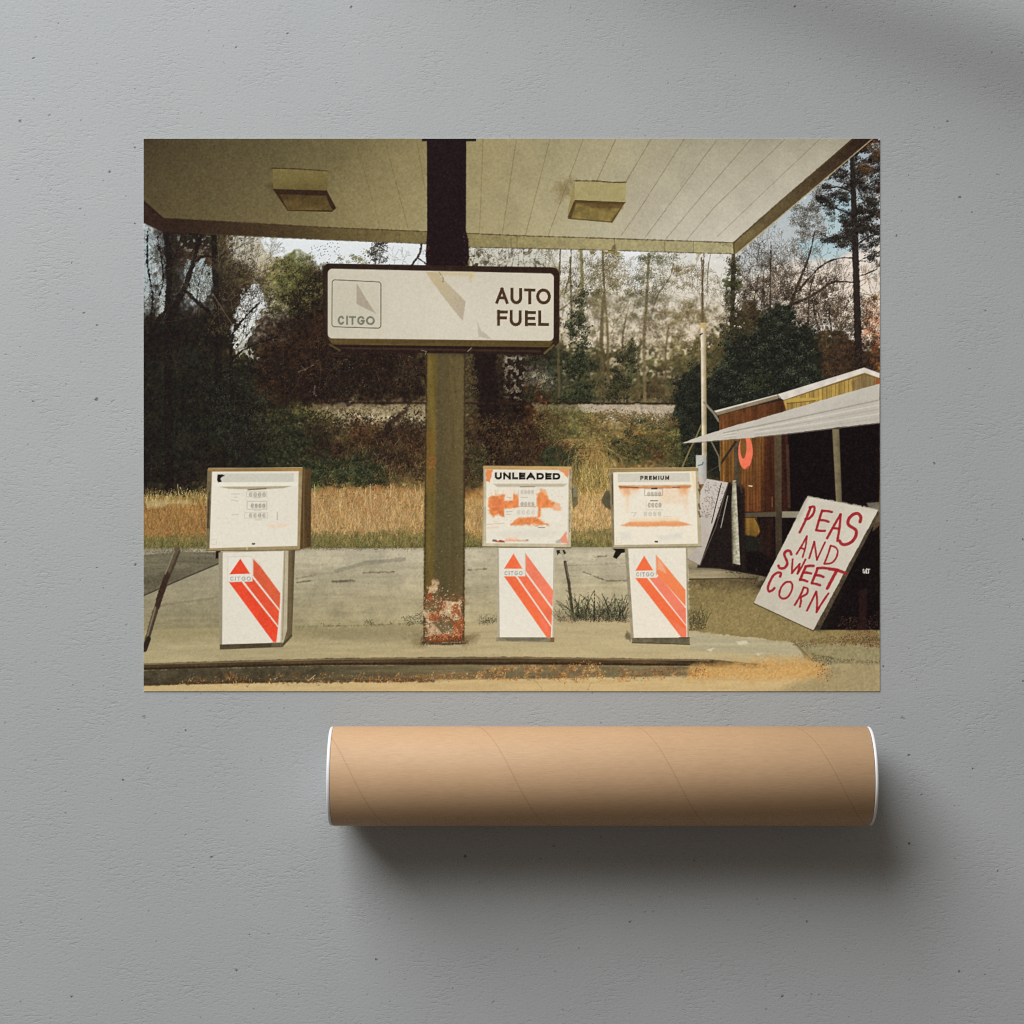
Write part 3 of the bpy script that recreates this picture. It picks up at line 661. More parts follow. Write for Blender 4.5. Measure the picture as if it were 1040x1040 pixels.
# ---- under the corner: ivy-clad trunk; brushwood; the tall pine
trunk([(743, 345), (744, 300), (745, 256)], (5, 4), (50, 44, 29), .9)
clumps([(740, 258), (750, 258), (751, 300), (754, 338), (734, 342), (738, 300)], 60, 3.2, 28, (.35, .85), [(30, 26, 19), (48, 43, 28), (70, 62, 40), (94, 84, 54)], .85, 4, dark=(.5, .6), flat=1)
for p, w in (([(797, 350), (800, 320), (810, 290), (821, 262), (827, 236)], (4.4, 1.2)), ([(783, 340), (782, 290), (783, 246)], (2.2, .8)), ([(768, 345), (766, 310), (770, 280)], (2, .9)), ([(800, 312), (815, 340), (812, 374)], (2, 1.5)), ([(820, 345), (822, 300), (828, 276)], (1.8, .8)),
             ([(800, 311), (824, 301), (845, 287), (867, 287)], (2.8, 1.4)), ([(812, 294), (832, 272), (850, 263), (869, 262)], (2, 1)), ([(832, 335), (826, 310), (836, 292)], (1.6, .8)), ([(845, 340), (842, 315), (848, 300)], (1.4, .7))):
    trunk(p, w, (56, 44, 33), .95)
web(46, (754, 860), (285, 350), (0, .38), (13, 23), (.7, 1.5), 3, [(56, 44, 32), (70, 57, 40), (44, 35, 27)], .85)
web(16, (756, 826), (258, 290), (0, .32), (9, 16), (.45, .85), 3, [(74, 66, 58), (60, 51, 42)], .8)
web(10, (816, 864), (268, 300), (0, .45), (7, 12), (.45, .75), 2, [(92, 76, 62), (70, 58, 48)], .75)
web(12, (872, 893), (285, 350), (0, .5), (9, 15), (.5, 1), 2, [(70, 46, 32), (96, 62, 38)], .8)
web(30, (752, 862), (300, 345), (0, .45), (10, 18), (.5, 1.1), 3, [(50, 39, 29), (66, 53, 38), (84, 70, 50)], .85)
clumps([(750, 284), (800, 276), (850, 284), (893, 300), (893, 330), (752, 330)], 90, 3.6, 20, (.3, .75), [(50, 40, 30), (72, 58, 41), (96, 80, 56)], .7, 9, dark=(.4, .15), flat=1)
clumps([(752, 306), (850, 298), (893, 312), (893, 352), (830, 352), (752, 345)], 130, 4, 24, (.35, .85), [(40, 31, 24), (60, 47, 33), (82, 66, 44), (106, 88, 58)], .75, 9, dark=(.5, .3), flat=1)
clumps([(770, 280), (812, 272), (830, 300), (776, 306)], 34, 3.2, 20, (.3, .75), [(56, 45, 33), (78, 64, 46), (100, 84, 60)], .65, 7, dark=(.5, .1), flat=1)
clumps([(842, 306), (893, 300), (893, 350), (838, 350)], 40, 4, 24, (.35, .9), [(46, 36, 26), (68, 53, 36), (96, 72, 46), (134, 96, 58)], .75, 6, dark=(.5, .4), flat=1)
clumps([(803, 214), (832, 188), (848, 204), (838, 238), (814, 242)], 84, 3.8, 26, (.3, .8), [(48, 41, 32), (70, 61, 45), (94, 83, 62)], .75, 6, dark=(.4, .3), flat=.8)
clumps([(806, 236), (826, 234), (826, 262), (804, 262)], 12, 3, 18, (.3, .7), [(58, 50, 38), (80, 70, 52)], .7, 5, dark=(.4, .1), flat=1)
clumps([(750, 296), (790, 282), (830, 286), (868, 292), (893, 300), (893, 352), (828, 352), (752, 345)], 170, 4.2, 28, (.35, .9), [(34, 27, 21), (52, 41, 29), (74, 59, 40), (100, 82, 55)], .8, 10, dark=(.5, .5), flat=1)
clumps([(765, 262), (812, 256), (832, 280), (770, 290)], 40, 3.2, 22, (.3, .8), [(46, 38, 29), (68, 56, 40), (92, 78, 56)], .75, 8, dark=(.4, .3), flat=1)
web(20, (752, 862), (285, 340), (0, .4), (12, 20), (.6, 1.3), 3, [(40, 31, 24), (56, 44, 33)], .9)
for p, w in (([(872, 382), (870, 300), (868, 240), (866, 180), (864, 148)], (8, 4.4)), ([(869, 232), (880, 222), (895, 214)], (2.4, 1.2)), ([(867, 220), (850, 212), (832, 208)], (2, .8)), ([(868, 250), (884, 240), (895, 238)], (1.8, 1)), ([(869, 282), (880, 278), (890, 274)], (1.1, .6)), ([(870, 268), (878, 262), (886, 261)], (.9, .5)), ([(866, 196), (852, 190), (840, 192)], (1.6, .8)), ([(866, 186), (880, 176), (893, 172)], (1.6, .8))):
    trunk(p, w, (36, 27, 24), .95)
PN = [(24, 19, 18), (35, 29, 25), (50, 43, 36), (72, 64, 52)]
for poly, n in (([(834, 182), (866, 166), (893, 150), (893, 184), (862, 192)], 60), ([(824, 198), (862, 194), (862, 206), (836, 212)], 22), ([(846, 222), (866, 210), (893, 200), (893, 216), (866, 236)], 50), ([(860, 230), (893, 226), (893, 244), (866, 252)], 36), ([(830, 235), (864, 237), (862, 247), (838, 246)], 18), ([(876, 190), (893, 186), (893, 204), (878, 206)], 14), ([(872, 250), (890, 252), (886, 262), (872, 258)], 6)):
    clumps(poly, int(n*1.9), 4.2, 34, (.35, 1), PN, .9, 6, dark=(.3, .7), flat=.55)
clumps([(868, 150), (893, 141), (893, 176), (878, 180)], 26, 3.8, 26, (.35, .9), [(56, 42, 30), (84, 60, 38), (116, 80, 44), (150, 104, 56)], .8, 4, dark=(.4, .5), flat=.9)
# dark conifer behind the shed roof and beside the pole
CON = [(22, 23, 18), (33, 36, 27), (46, 51, 37), (66, 72, 53), (96, 102, 78)]
CO = [(716, 398), (722, 378), (742, 370), (738, 354), (752, 342), (764, 348), (770, 324), (788, 308), (802, 312), (806, 328), (822, 332), (830, 350), (838, 364), (836, 392), (790, 402), (730, 416)]
fill(CO, (30, 31, 24), .9, 4, wob=5)
clumps(CO, 230, 4.6, 46, (.4, 1), CON, .85, 9, dark=(.7, .95), flat=.85)
fill([(690, 386), (712, 370), (712, 472), (698, 474), (690, 448), (682, 428)], (29, 29, 23), .9, 4, wob=4)
clumps([(688, 386), (712, 368), (712, 472), (698, 474), (690, 448), (680, 428)], 70, 4.6, 40, (.4, 1), CON[:4], .8, 6, dark=(.6, .7), flat=.95)
fill([(718, 400), (731, 400), (731, 480), (718, 480)], (29, 29, 23), .9, 2)
clumps([(718, 400), (731, 400), (731, 480), (718, 480)], 22, 4.4, 30, (.4, 1), CON[:3], .8, 3, flat=.95)
clumps([(756, 386), (778, 380), (784, 394), (762, 400)], 12, 4.4, 34, (.4, .9), [(44, 46, 30), (64, 68, 42), (86, 90, 58)], .8, 3, flat=.9)
clumps([(836, 356), (893, 350), (893, 378), (842, 390)], 50, 4, 26, (.4, .9), [(34, 25, 20), (50, 36, 26), (74, 54, 35), (104, 76, 46)], .8, 5, flat=1)
clumps([(884, 352), (893, 346), (893, 374), (885, 374)], 12, 3, 20, (.4, .9), [(110, 62, 38), (140, 78, 42), (170, 96, 50)], .85, 2)
# keep the whole wood muted
_v = (slice(0, int((500-PY0)*PS)), slice(0, PW))
_g = INK[_v]; _m = _g.mean(2, keepdims=True)
_g[..., 1] = np.where(_g[..., 1] > _g[..., 0], _g[..., 0]+(_g[..., 1]-_g[..., 0])*.85, _g[..., 1])
INK[_v] = _m+(_g-_m)*.94

# =============================================================== 3 railway bank, rough grass
fill([(330, 408.4), (688, 409), (688, 411.4), (330, 410.6)], (44, 28, 22), .85, 1, wob=.5)
fill([(318, 411), (440, 411), (440, 424), (318, 420)], (142, 127, 96), .62, 2.5, wob=2, tex=.2, texn=N2)
fill([(586, 411), (686, 411.5), (684, 420), (640, 421), (592, 419)], (178, 164, 142), .95, 1.5, wob=1.2, tex=.12, texn=N2)
fill([(540, 411), (590, 411), (590, 418), (545, 418)], (150, 136, 104), .6, 2, wob=2, tex=.2, texn=N2)
leaves([(592, 411), (684, 411), (684, 421), (592, 420)], 500, (.35, .7), [(198, 182, 158), (150, 134, 110), (186, 160, 136)], .6, 1)
leaves([(310, 411), (440, 411), (440, 440), (310, 440)], 1300, (.45, 1.2), [(110, 90, 54), (84, 62, 38), (66, 46, 30), (132, 114, 74)], .75, 4, thr=-.1)
leaves([(310, 422), (433, 422), (433, 475), (310, 470)], 2200, (.6, 1.6), [(64, 45, 28), (48, 33, 23), (84, 66, 40), (34, 24, 18), (56, 50, 31)], .78, 6)
for p, w in (([(385, 452), (396, 430), (410, 418)], (9, 5)), ([(393, 470), (389, 452), (396, 434)], (6, 6)), ([(412, 418), (416, 405)], (4, 2))):
    line(p, w, (42, 27, 22), .8, 3, wob=2)
leaves([(272, 420), (312, 412), (338, 440), (340, 490), (300, 490), (268, 470)], 1900, (.6, 1.6), [(44, 46, 28), (34, 36, 23), (64, 64, 38), (40, 34, 22), (27, 25, 18)], .8, 6)
leaves([(310, 462), (360, 462), (390, 478), (398, 494), (310, 494)], 1800, (.6, 1.5), [(38, 42, 26), (54, 58, 36), (28, 30, 20), (74, 76, 48)], .82, 5)
leaves([(398, 484), (432, 488), (432, 500), (396, 500)], 400, (.5, 1.3), [(88, 92, 54), (66, 76, 46), (108, 104, 60)], .8, 4)
leaves([(382, 430), (432, 430), (432, 485), (388, 485)], 900, (.6, 1.5), [(60, 42, 28), (82, 62, 38), (40, 27, 21), (96, 80, 50)], .75, 5)
blades([(320, 470), (433, 440), (433, 492), (320, 500)], 420, (4, 12), [(128, 110, 66), (98, 84, 50), (110, 70, 40), (150, 132, 86)], .22, .5, .55)
leaves([(474, 430), (560, 420), (560, 474), (474, 474)], 1900, (.6, 1.6), [(72, 50, 32), (54, 36, 26), (90, 66, 40), (40, 27, 22), (80, 72, 44)], .75, 6)
leaves([(545, 414), (585, 414), (590, 452), (545, 450)], 800, (.5, 1.4), [(110, 100, 56), (88, 82, 46), (132, 116, 68), (78, 62, 38)], .78, 5)
leaves([(590, 420), (690, 422), (690, 462), (600, 470)], 2300, (.5, 1.4), [(132, 104, 58), (106, 92, 50), (150, 118, 68), (84, 82, 46), (116, 78, 46)], .78, 5)
leaves([(580, 420), (600, 412), (604, 470), (590, 470)], 420, (.5, 1.3), [(94, 104, 56), (116, 114, 62), (76, 84, 46)], .8, 4)
leaves([(640, 426), (690, 430), (690, 470), (650, 460)], 700, (.5, 1.4), [(72, 84, 48), (92, 98, 56), (56, 64, 40)], .78, 6, thr=-.1)
leaves([(618, 448), (660, 442), (668, 462), (622, 464)], 480, (.5, 1.4), [(52, 58, 36), (68, 74, 44), (40, 38, 28)], .8, 4)
leaves([(640, 456), (668, 456), (664, 472), (642, 470)], 220, (.5, 1.2), [(78, 50, 36), (58, 38, 28)], .75, 4)
leaves([(552, 456), (590, 452), (588, 474), (552, 474)], 420, (.5, 1.4), [(58, 76, 48), (76, 90, 56), (44, 56, 38)], .8, 4)
leaves([(666, 450), (706, 450), (706, 476), (672, 476)], 420, (.5, 1.3), [(64, 68, 40), (92, 84, 48), (46, 48, 32)], .8, 4)
leaves([(474, 452), (494, 452), (494, 492), (474, 495)], 420, (.5, 1.3), [(92, 88, 50), (72, 74, 42), (114, 102, 60)], .8, 4)
BK = [(46, 34, 24), (70, 52, 33), (96, 76, 46), (122, 100, 60)]
clumps([(478, 424), (560, 420), (560, 474), (478, 474)], 70, 4.4, 28, (.4, .9), [(32, 22, 18), (50, 35, 25), (72, 52, 34), (94, 74, 46)], .75, 6, flat=1)
clumps([(590, 424), (690, 424), (690, 466), (600, 470)], 100, 4.4, 30, (.35, .9), [(70, 58, 34), (98, 82, 46), (126, 100, 58), (150, 122, 76)], .75, 6, dark=(.5, .4), flat=.9)
clumps([(644, 428), (690, 430), (692, 470), (668, 462), (622, 464), (620, 450)], 50, 4.2, 30, (.35, .9), [(38, 38, 26), (56, 60, 36), (78, 80, 48), (98, 98, 60)], .8, 6, dark=(.5, .6), flat=.9)
clumps([(552, 456), (590, 454), (588, 474), (552, 474)], 20, 4.2, 30, (.35, .9), [(38, 46, 31), (54, 66, 42), (74, 86, 54)], .8, 4, dark=(.5, .6), flat=.9)
clumps([(546, 416), (600, 414), (596, 450), (548, 450)], 44, 4, 28, (.35, .85), [(62, 54, 33), (86, 80, 46), (110, 102, 58), (134, 122, 74)], .75, 6, dark=(.5, .4), flat=1)
clumps([(310, 426), (433, 424), (433, 478), (310, 470)], 110, 4.6, 28, (.35, .9), [(30, 21, 17), (46, 33, 24), (66, 49, 31), (90, 72, 45)], .7, 6, flat=1)
clumps([(272, 420), (312, 416), (336, 440), (338, 488), (300, 490), (268, 470)], 70, 4.6, 32, (.35, .9), [(28, 26, 19), (40, 40, 26), (56, 56, 35), (78, 78, 48)], .75, 6, flat=1)
clumps([(312, 464), (360, 464), (392, 480), (396, 494), (312, 494)], 46, 4.2, 34, (.35, .9), [(28, 31, 21), (42, 46, 29), (60, 64, 40), (84, 86, 56)], .8, 5, dark=(.5, .6), flat=.9)
clumps([(474, 452), (494, 452), (494, 495), (474, 497)], 18, 4, 28, (.35, .9), [(56, 52, 33), (80, 76, 46), (106, 98, 60)], .75, 4, flat=1)
for i in range(150):                       # straw-coloured plume falling forward
    x0 = rng.normal(600, 6); y0 = rng.normal(458, 8); d = rng.normal(0, 1)
    pts = [(x0+d*f*14+rng.normal(0, .4), y0-6*f+ (f*f)*rng.uniform(28, 55)) for f in np.linspace(0, 1, 6)]
    twigs([(*pts[k], *pts[k+1], .7, .5) for k in range(5)], [(176, 148, 88), (150, 120, 66), (196, 168, 108), (124, 92, 52)][i % 4], .7)
for i in range(16):
    x0 = rng.uniform(556, 590); pts = [(x0+f*rng.uniform(14, 24), 452-8*np.sin(f*2.6)+rng.normal(0, .3)+4*f) for f in np.linspace(0, 1, 6)]
    twigs([(*pts[k], *pts[k+1], .7, .6) for k in range(5)], (168, 136, 82), .6)
leaves([(580, 452), (602, 448), (596, 470), (584, 475)], 90, (.5, 1.2), [(70, 50, 28), (50, 40, 26)], .6, 4)

GOLD = [(178, 144, 96), (194, 164, 116), (162, 126, 80), (144, 108, 68), (204, 178, 134), (132, 112, 70)]
fill([(146, 505), (215, 503), (215, 548), (146, 548)], (158, 116, 62), .9, 5, wob=2, tex=.2)
fill([(310, 498), (433, 498), (433, 546), (310, 546)], (190, 146, 86), .9, 6, wob=3, tex=.15)
fill([(471, 506), (494, 506), (494, 540), (471, 540)], (186, 148, 88), .9, 5, wob=3, tex=.15)
fill([(578, 500), (622, 500), (622, 545), (578, 545)], (200, 160, 100), .9, 5, wob=3, tex=.12)
leaves([(320, 500), (420, 498), (420, 522), (320, 522)], 700, (.8, 2), [(160, 98, 56), (176, 120, 68), (146, 88, 50)], .5, 5, thr=.0)
blades([(146, 512), (213, 512), (213, 549), (146, 549)], 2100, (3, 10), [(166, 126, 74), (146, 104, 60), (180, 142, 90), (124, 90, 52), (110, 84, 48)], .26, .35, .65)
blades([(146, 502), (213, 500), (213, 514), (146, 514)], 420, (3, 8), [(150, 126, 70), (176, 152, 92), (112, 100, 54), (196, 176, 124)], .3, .3)
fill([(146, 509), (190, 508), (200, 512), (150, 515)], (196, 180, 132), .5, 3, wob=2)
blades([(310, 505), (433, 502), (433, 548), (310, 550)], 4200, (3, 12), GOLD, .26, .35, .6)
leaves([(320, 500), (425, 498), (425, 520), (320, 522)], 900, (.5, 1.3), [(150, 92, 54), (168, 114, 68), (140, 100, 60), (184, 136, 84)], .5, 6, thr=.0)
blades([(471, 512), (494, 512), (494, 545), (471, 545)], 700, (3, 11), GOLD, .26, .35, .6)
blades([(578, 508), (622, 508), (622, 548), (578, 548)], 1300, (3, 11), GOLD+[(222, 190, 136)], .26, .3, .6)
blades([(578, 480), (622, 475), (622, 510), (578, 510)], 420, (6, 14), [(178, 148, 86), (144, 124, 66), (120, 110, 58), (200, 172, 112)], .3, .4, .75)
for x in (182, 349, 423, 427, 376, 320, 397): line([(x, 506), (x+rng.normal(0, 1), 492)], .6, (206, 186, 140), .7)
leaves([(312, 500), (432, 498), (432, 520), (312, 512)], 260, (.5, 1.3), [(110, 106, 62), (132, 120, 74), (96, 92, 52)], .55, 6, thr=.05)
leaves([(310, 528), (432, 526), (432, 546), (310, 548)], 420, (.4, 1.1), [(150, 126, 78), (122, 108, 64), (206, 182, 136), (98, 88, 52)], .5, 5, thr=.0)
leaves([(146, 520), (213, 518), (213, 548), (146, 550)], 320, (.4, 1.1), [(120, 96, 56), (96, 82, 48), (180, 152, 100)], .55, 5, thr=.0)
GRN = [(116, 110, 64), (94, 95, 54), (138, 124, 76), (122, 103, 62), (78, 80, 46)]
for x0, x1, yt in ((146, 213, 548), (308, 433, 545), (471, 490, 544), (578, 622, 543)):
    fill([(x0, yt), (x1, yt-2), (x1, 557), (x0, 560)], (120, 110, 64), .6, 7, wob=6, tex=.2)
    leaves([(x0, yt-10), (x1, yt-10), (x1, yt+2), (x0, yt+2)], int((x1-x0)*2.2), (.5, 1.3), [(120, 112, 66), (98, 96, 54), (150, 132, 84)], .55, 6, thr=.1)
    blades([(x0, yt), (x1, yt-2), (x1, 557), (x0, 560)], int((x1-x0)*13), (2, 6), GRN, .3, .35)
    leaves([(x0, 553), (x1, 552), (x1, 558), (x0, 560)], int((x1-x0)*2), (.4, 1), [(120, 100, 66), (92, 76, 50), (150, 136, 102)], .6, 3)

# =============================================================== 4 paving, island, kerb
fill([(146, 561), (215, 558), (433, 557), (490, 556), (720, 556), (893, 560), (893, 702), (146, 702)], (166, 157, 132), 1, 1, tex=.05, texn=NH)
s = box([(146, 555), (893, 702)]); yy = YY[s]; xx = XX[s]
m = np.clip((yy-556)/3, 0, 1)
t = np.clip((yy-560)/78, 0, 1)[..., None]; u = np.clip((xx-146)/420, 0, 1)[..., None]
pav = (1+.028*np.clip(N20[s]*1.4, -1, 1)+.02*N6[s]+.03*N60[s])[..., None]*(1-.1*np.clip(1-(xx-146)/160, 0, 1)*np.clip(1-(yy-600)/60, 0, 1))[..., None]*(np.array([190, 180, 154])*(1-t)+np.array([173, 160, 122])*t)*(.88+.12*u)*(1+.05*NH[s]+.035*N20[s]+.03*N2[s])[..., None]
blend(s, m*(xx < 760), pav)
leaves([(146, 555), (213, 553), (213, 562), (146, 566)], 300, (.4, .9), [(92, 72, 44), (70, 60, 38)], .7, 2)
leaves([(308, 555), (433, 555), (433, 558), (308, 559)], 260, (.4, .8), [(78, 58, 38), (104, 82, 52), (60, 54, 32)], .75, 1)
leaves([(471, 555), (491, 555), (491, 557.5), (471, 558)], 40, (.4, .8), [(78, 58, 38), (60, 54, 32)], .75, 1)
# old asphalt at the left
fill([(146, 564), (180, 561), (226, 561), (226, 571), (190, 586), (146, 605)], (108, 101, 80), .95, 1.2, tex=.14, texn=NH)
fill([(146, 586), (175, 580), (200, 578), (146, 604)], (82, 76, 58), .5, 4, wob=2)
line([(146, 605), (190, 586), (226, 571)], 1.6, (66, 58, 44), .85)
leaves([(146, 560), (226, 560), (200, 584), (146, 600)], 240, (.4, 1), [(84, 78, 60), (128, 120, 98), (64, 58, 46)], .5, 1)
# stains and cracks
for p, w, c, a in (([(338, 591), (360, 590)], 2, (78, 72, 58), .7), ([(342, 580), (372, 572), (410, 568)], 4, (118, 112, 94), .45), ([(368, 582), (400, 581)], 1, (90, 84, 66), .7), ([(475, 579), (494, 578)], 1, (92, 86, 70), .7),
                   ([(301, 592), (316, 590)], 1.6, (84, 78, 62), .75), ([(300, 588), (320, 584)], 1.2, (112, 106, 88), .5), ([(163, 615), (215, 608), (225, 606)], 2.4, (120, 112, 88), .5), ([(592, 581), (616, 590), (636, 590)], .9, (80, 74, 58), .85),
                   ([(604, 566), (616, 565)], 1, (92, 86, 68), .7), ([(575, 575), (640, 572)], .6, (120, 112, 92), .5), ([(700, 575), (760, 582)], 1, (96, 88, 66), .6)):
    line(p, w, c, a, 1.5, wob=.6)
fill([(592, 581), (616, 590), (636, 590), (636, 575), (600, 570)], (170, 160, 138), .35, 2)
leaves([(308, 560), (640, 560), (640, 632), (308, 632)], 700, (.3, .8), [(130, 122, 100), (184, 176, 154), (116, 106, 84)], .4, 1)
# island top
ISL = [(146, 640), (300, 636), (433, 635), (500, 632), (640, 630), (706, 641), (760, 647), (800, 651), (818, 664), (800, 676), (720, 671), (530, 668.5), (434, 668.8), (330, 670), (146, 675.5)]
fill(ISL, (172, 158, 120), 1, 1.5, wob=.5, tex=.05, texn=NH, grad=((186, 170, 130), (300, 640), (640, 670)))
fill([(146, 637), (433, 633), (433, 645), (146, 652)], (146, 135, 98), .6, 8, wob=2)
fill([(300, 638), (433, 640), (433, 655), (340, 650)], (128, 118, 88), .4, 7, wob=2)
fill([(700, 642), (760, 648), (802, 653), (816, 665), (770, 664), (700, 660)], (176, 168, 138), .8, 3, wob=1, tex=.05, texn=NH)
for p in ([(748, 652), (758, 651), (760, 654), (750, 655)], [(718, 660), (726, 658), (722, 662)], [(768, 664), (774, 664), (770, 666)]): fill(p, (214, 206, 180), .8, 1, wob=.5)
leaves(ISL, 900, (.3, .8), [(150, 136, 100), (196, 182, 144), (136, 122, 88)], .4, 0)
line([(300, 637), (330, 636), (433, 633.5)], 1.4, (120, 112, 78), .6, 1.5, wob=1)
leaves([(302, 634), (433, 630), (433, 634), (302, 637)], 240, (.4, .9), [(66, 70, 42), (90, 84, 52)], .7, 1, thr=.1)
leaves([(410, 626), (431, 622), (431, 632), (412, 634)], 130, (.4, 1), [(58, 62, 40), (74, 72, 46), (40, 40, 28)], .8, 2)
leaves([(370, 630), (378, 629), (378, 633), (370, 634)], 30, (.4, .9), [(48, 46, 32)], .8, 1)
blades([(486, 630), (504, 630), (504, 632), (484, 632)], 60, (3, 9), [(84, 80, 58), (60, 58, 42)], .25, .5)
leaves([(495, 628), (505, 628), (505, 632), (486, 632)], 60, (.4, 1), [(44, 42, 32), (66, 62, 44)], .8, 1)
# kerb: lip, face, litter
fill([(146, 674), (330, 669), (434, 667.8), (530, 667.4), (720, 670), (790, 676), (760, 680), (700, 677), (530, 676), (434, 676.5), (330, 676), (146, 681)], (78, 62, 40), 1, 1.2, wob=.4, tex=.25, texn=NH)
line([(146, 675), (330, 670), (434, 668.8), (530, 668.4), (720, 671)], 1.2, (150, 132, 98), .6)
line([(146, 679.5), (330, 674.8), (434, 674), (530, 673.8), (700, 675.5)], 2.2, (46, 32, 22), .85, 1.2, wob=.4)
fill([(146, 681), (330, 676), (434, 676), (530, 675.5), (720, 677), (720, 686), (530, 690), (330, 692), (146, 697)], (76, 68, 48), 1, 1.5, wob=.5, tex=.16, texn=NH, grad=((118, 107, 78), (250, 685), (520, 685)))
fill([(146, 682), (250, 679), (330, 679), (330, 688), (146, 693)], (70, 60, 44), .6, 4, wob=1.5, tex=.3)
leaves([(150, 682), (340, 677), (340, 690), (150, 694)], 300, (.4, 1.1), [(128, 116, 90), (58, 46, 34), (84, 72, 52)], .5, 2)
fill([(146, 697), (330, 692), (434, 692), (530, 690), (720, 688), (893, 672), (893, 703), (146, 703)], (196, 172, 124), 1, 1.5, wob=.5, tex=.04, texn=NH)
line([(146, 695.5), (250, 692.5), (330, 692.5), (440, 691.5)], 2.2, (66, 46, 30), .8, 1.4, wob=1)
LIT = [(190, 128, 64), (164, 100, 50), (210, 156, 88), (128, 78, 42), (224, 180, 116), (96, 60, 36)]
leaves([(180, 689), (330, 684), (480, 684), (520, 676), (560, 676), (560, 692), (430, 694), (180, 697)], 900, (.4, 1.2), LIT, .8, 2, thr=-.1, asp=(.2, .6))
leaves([(480, 686), (500, 680), (570, 676), (720, 680), (740, 680), (720, 689), (560, 692), (480, 692)], 2300, (.35, 1.1), LIT, .8, 3, thr=-.12, asp=(.2, .7))
leaves([(360, 690), (470, 684), (480, 692), (360, 693)], 400, (.4, 1.1), LIT[:4], .8, 2, asp=(.2, .7))
leaves([(570, 676), (600, 670), (620, 690), (590, 696), (570, 692)], 260, (.4, 1.2), LIT, .85, 2, asp=(.2, .7))
blades([(228, 690), (240, 690), (240, 686), (228, 686)], 26, (3, 7), [(190, 120, 60), (150, 90, 48)], .3, .7)
line([(177, 697), (188, 695)], 1, (206, 170, 120), .8); line([(313, 692), (320, 686)], .8, (206, 176, 130), .8)
twigs([(544, 692, 549, 698, .9, .6), (549, 698, 551, 702, .6, .6), (600, 694, 597, 701, .8, .6)], (128, 92, 54), .8)
# right: dirt yard, sand, weeds
fill([(700, 586), (780, 590), (893, 600), (893, 676), (820, 672), (806, 652), (700, 641)], (136, 119, 77), 1, 1.5, wob=1, tex=.08, texn=N2)
fill([(700, 592), (776, 600), (830, 636), (893, 628), (893, 590), (740, 580)], (64, 54, 38), .6, 12, wob=4)
fill([(700, 620), (760, 612), (830, 640), (880, 650), (820, 652), (706, 640)], (152, 134, 88), .55, 8, wob=3, tex=.07, texn=N2)
fill([(806, 652), (893, 655), (893, 676), (826, 672)], (150, 140, 104), .85, 2, wob=1, tex=.08, texn=N2)
fill([(815, 690), (835, 674), (895, 671), (895, 706), (790, 706)], (156, 141, 104), .9, 14, wob=2, tex=.05, texn=N2)
leaves([(702, 600), (840, 640), (880, 652), (706, 640)], 800, (.3, .8), [(110, 98, 66), (164, 150, 112), (92, 80, 54)], .5, 1)
leaves([(800, 649), (893, 648), (893, 656), (806, 656)], 420, (.4, 1.1), [(84, 62, 40), (110, 66, 42), (64, 52, 34), (130, 90, 60)], .75, 3)
leaves([(860, 640), (893, 636), (893, 656), (858, 656)], 320, (.4, 1.1), [(120, 66, 42), (84, 48, 34), (54, 38, 28)], .75, 3)
fill([(700, 678), (752, 672), (800, 671), (826, 669), (840, 678), (838, 688), (800, 691), (700, 689)], (200, 158, 96), .9, 9, wob=3, tex=.07, texn=N2)
leaves([(700, 676), (752, 671), (826, 668), (844, 684), (800, 692), (700, 690)], 1100, (.3, .8), [(206, 166, 104), (186, 142, 80), (216, 182, 126), (172, 128, 72)], .45, 5)
leaves([(828, 676), (846, 680), (844, 692), (830, 690)], 60, (.4, 1.1), [(150, 94, 50), (112, 72, 42)], .75, 2)
leaves([(700, 680), (720, 680), (720, 688), (700, 690)], 140, (.4, 1.1), LIT, .8, 2)
leaves([(822, 664), (846, 670), (850, 674), (836, 676), (826, 672)], 200, (.4, 1.1), [(62, 60, 38), (84, 76, 48), (44, 40, 28)], .8, 2)
leaves([(846, 670), (893, 671), (893, 674), (846, 674)], 110, (.4, .9), [(92, 78, 50), (70, 62, 40)], .7, 1)
line([(806, 652), (818, 664), (826, 672)], 1.2, (112, 104, 76), .7)
# step planks in front of the shed
fill([(698, 568), (724, 572), (772, 584), (770, 590), (700, 588)], (150, 138, 108), 1, 1, tex=.14, texn=NH, grad=((92, 80, 58), (730, 575), (772, 588)))
line([(700, 588.5), (740, 588), (768, 588)], 1.6, (72, 60, 42), .85)
line([(700, 578), (740, 580), (765, 584)], .7, (104, 92, 68), .7)
# =============================================================== 5 pole, shed, boards
PART = dict(printed_canopy=1, printed_post=2, printed_sign_box=3, printed_pump_a=4, printed_pump_b=5, printed_pump_c=6, printed_shed=7, printed_painted_board=8,
            printed_leaning_board=9, printed_utility_pole=10, printed_fixture_a=11, printed_fixture_b=12, printed_pipe=13, printed_ring=14)
pid = PART['printed_utility_pole']
line([(712.5, 262), (713.5, 300), (714, 330)], 1.6, (92, 78, 52), .8, 1, wob=.4)
fill([(711.4, 328), (717, 328), (717.8, 463), (712.8, 463)], (228, 214, 190), 1, .8, tex=.08, grad=((128, 110, 72), (713, 0), (718, 0)), id=pid)
fill([(711, 328), (717, 328), (717, 334), (711, 333)], (196, 160, 98), .8, 1)
line([(711, 340), (713, 339)], 1.4, (30, 24, 20), .9)
line([(715, 409), (725, 420), (730, 428)], 2.2, (138, 130, 112), .9)
line([(693, 474), (700, 458), (706, 446), (712, 432)], 1.6, (142, 124, 78), .75)
pid = PART['printed_shed']
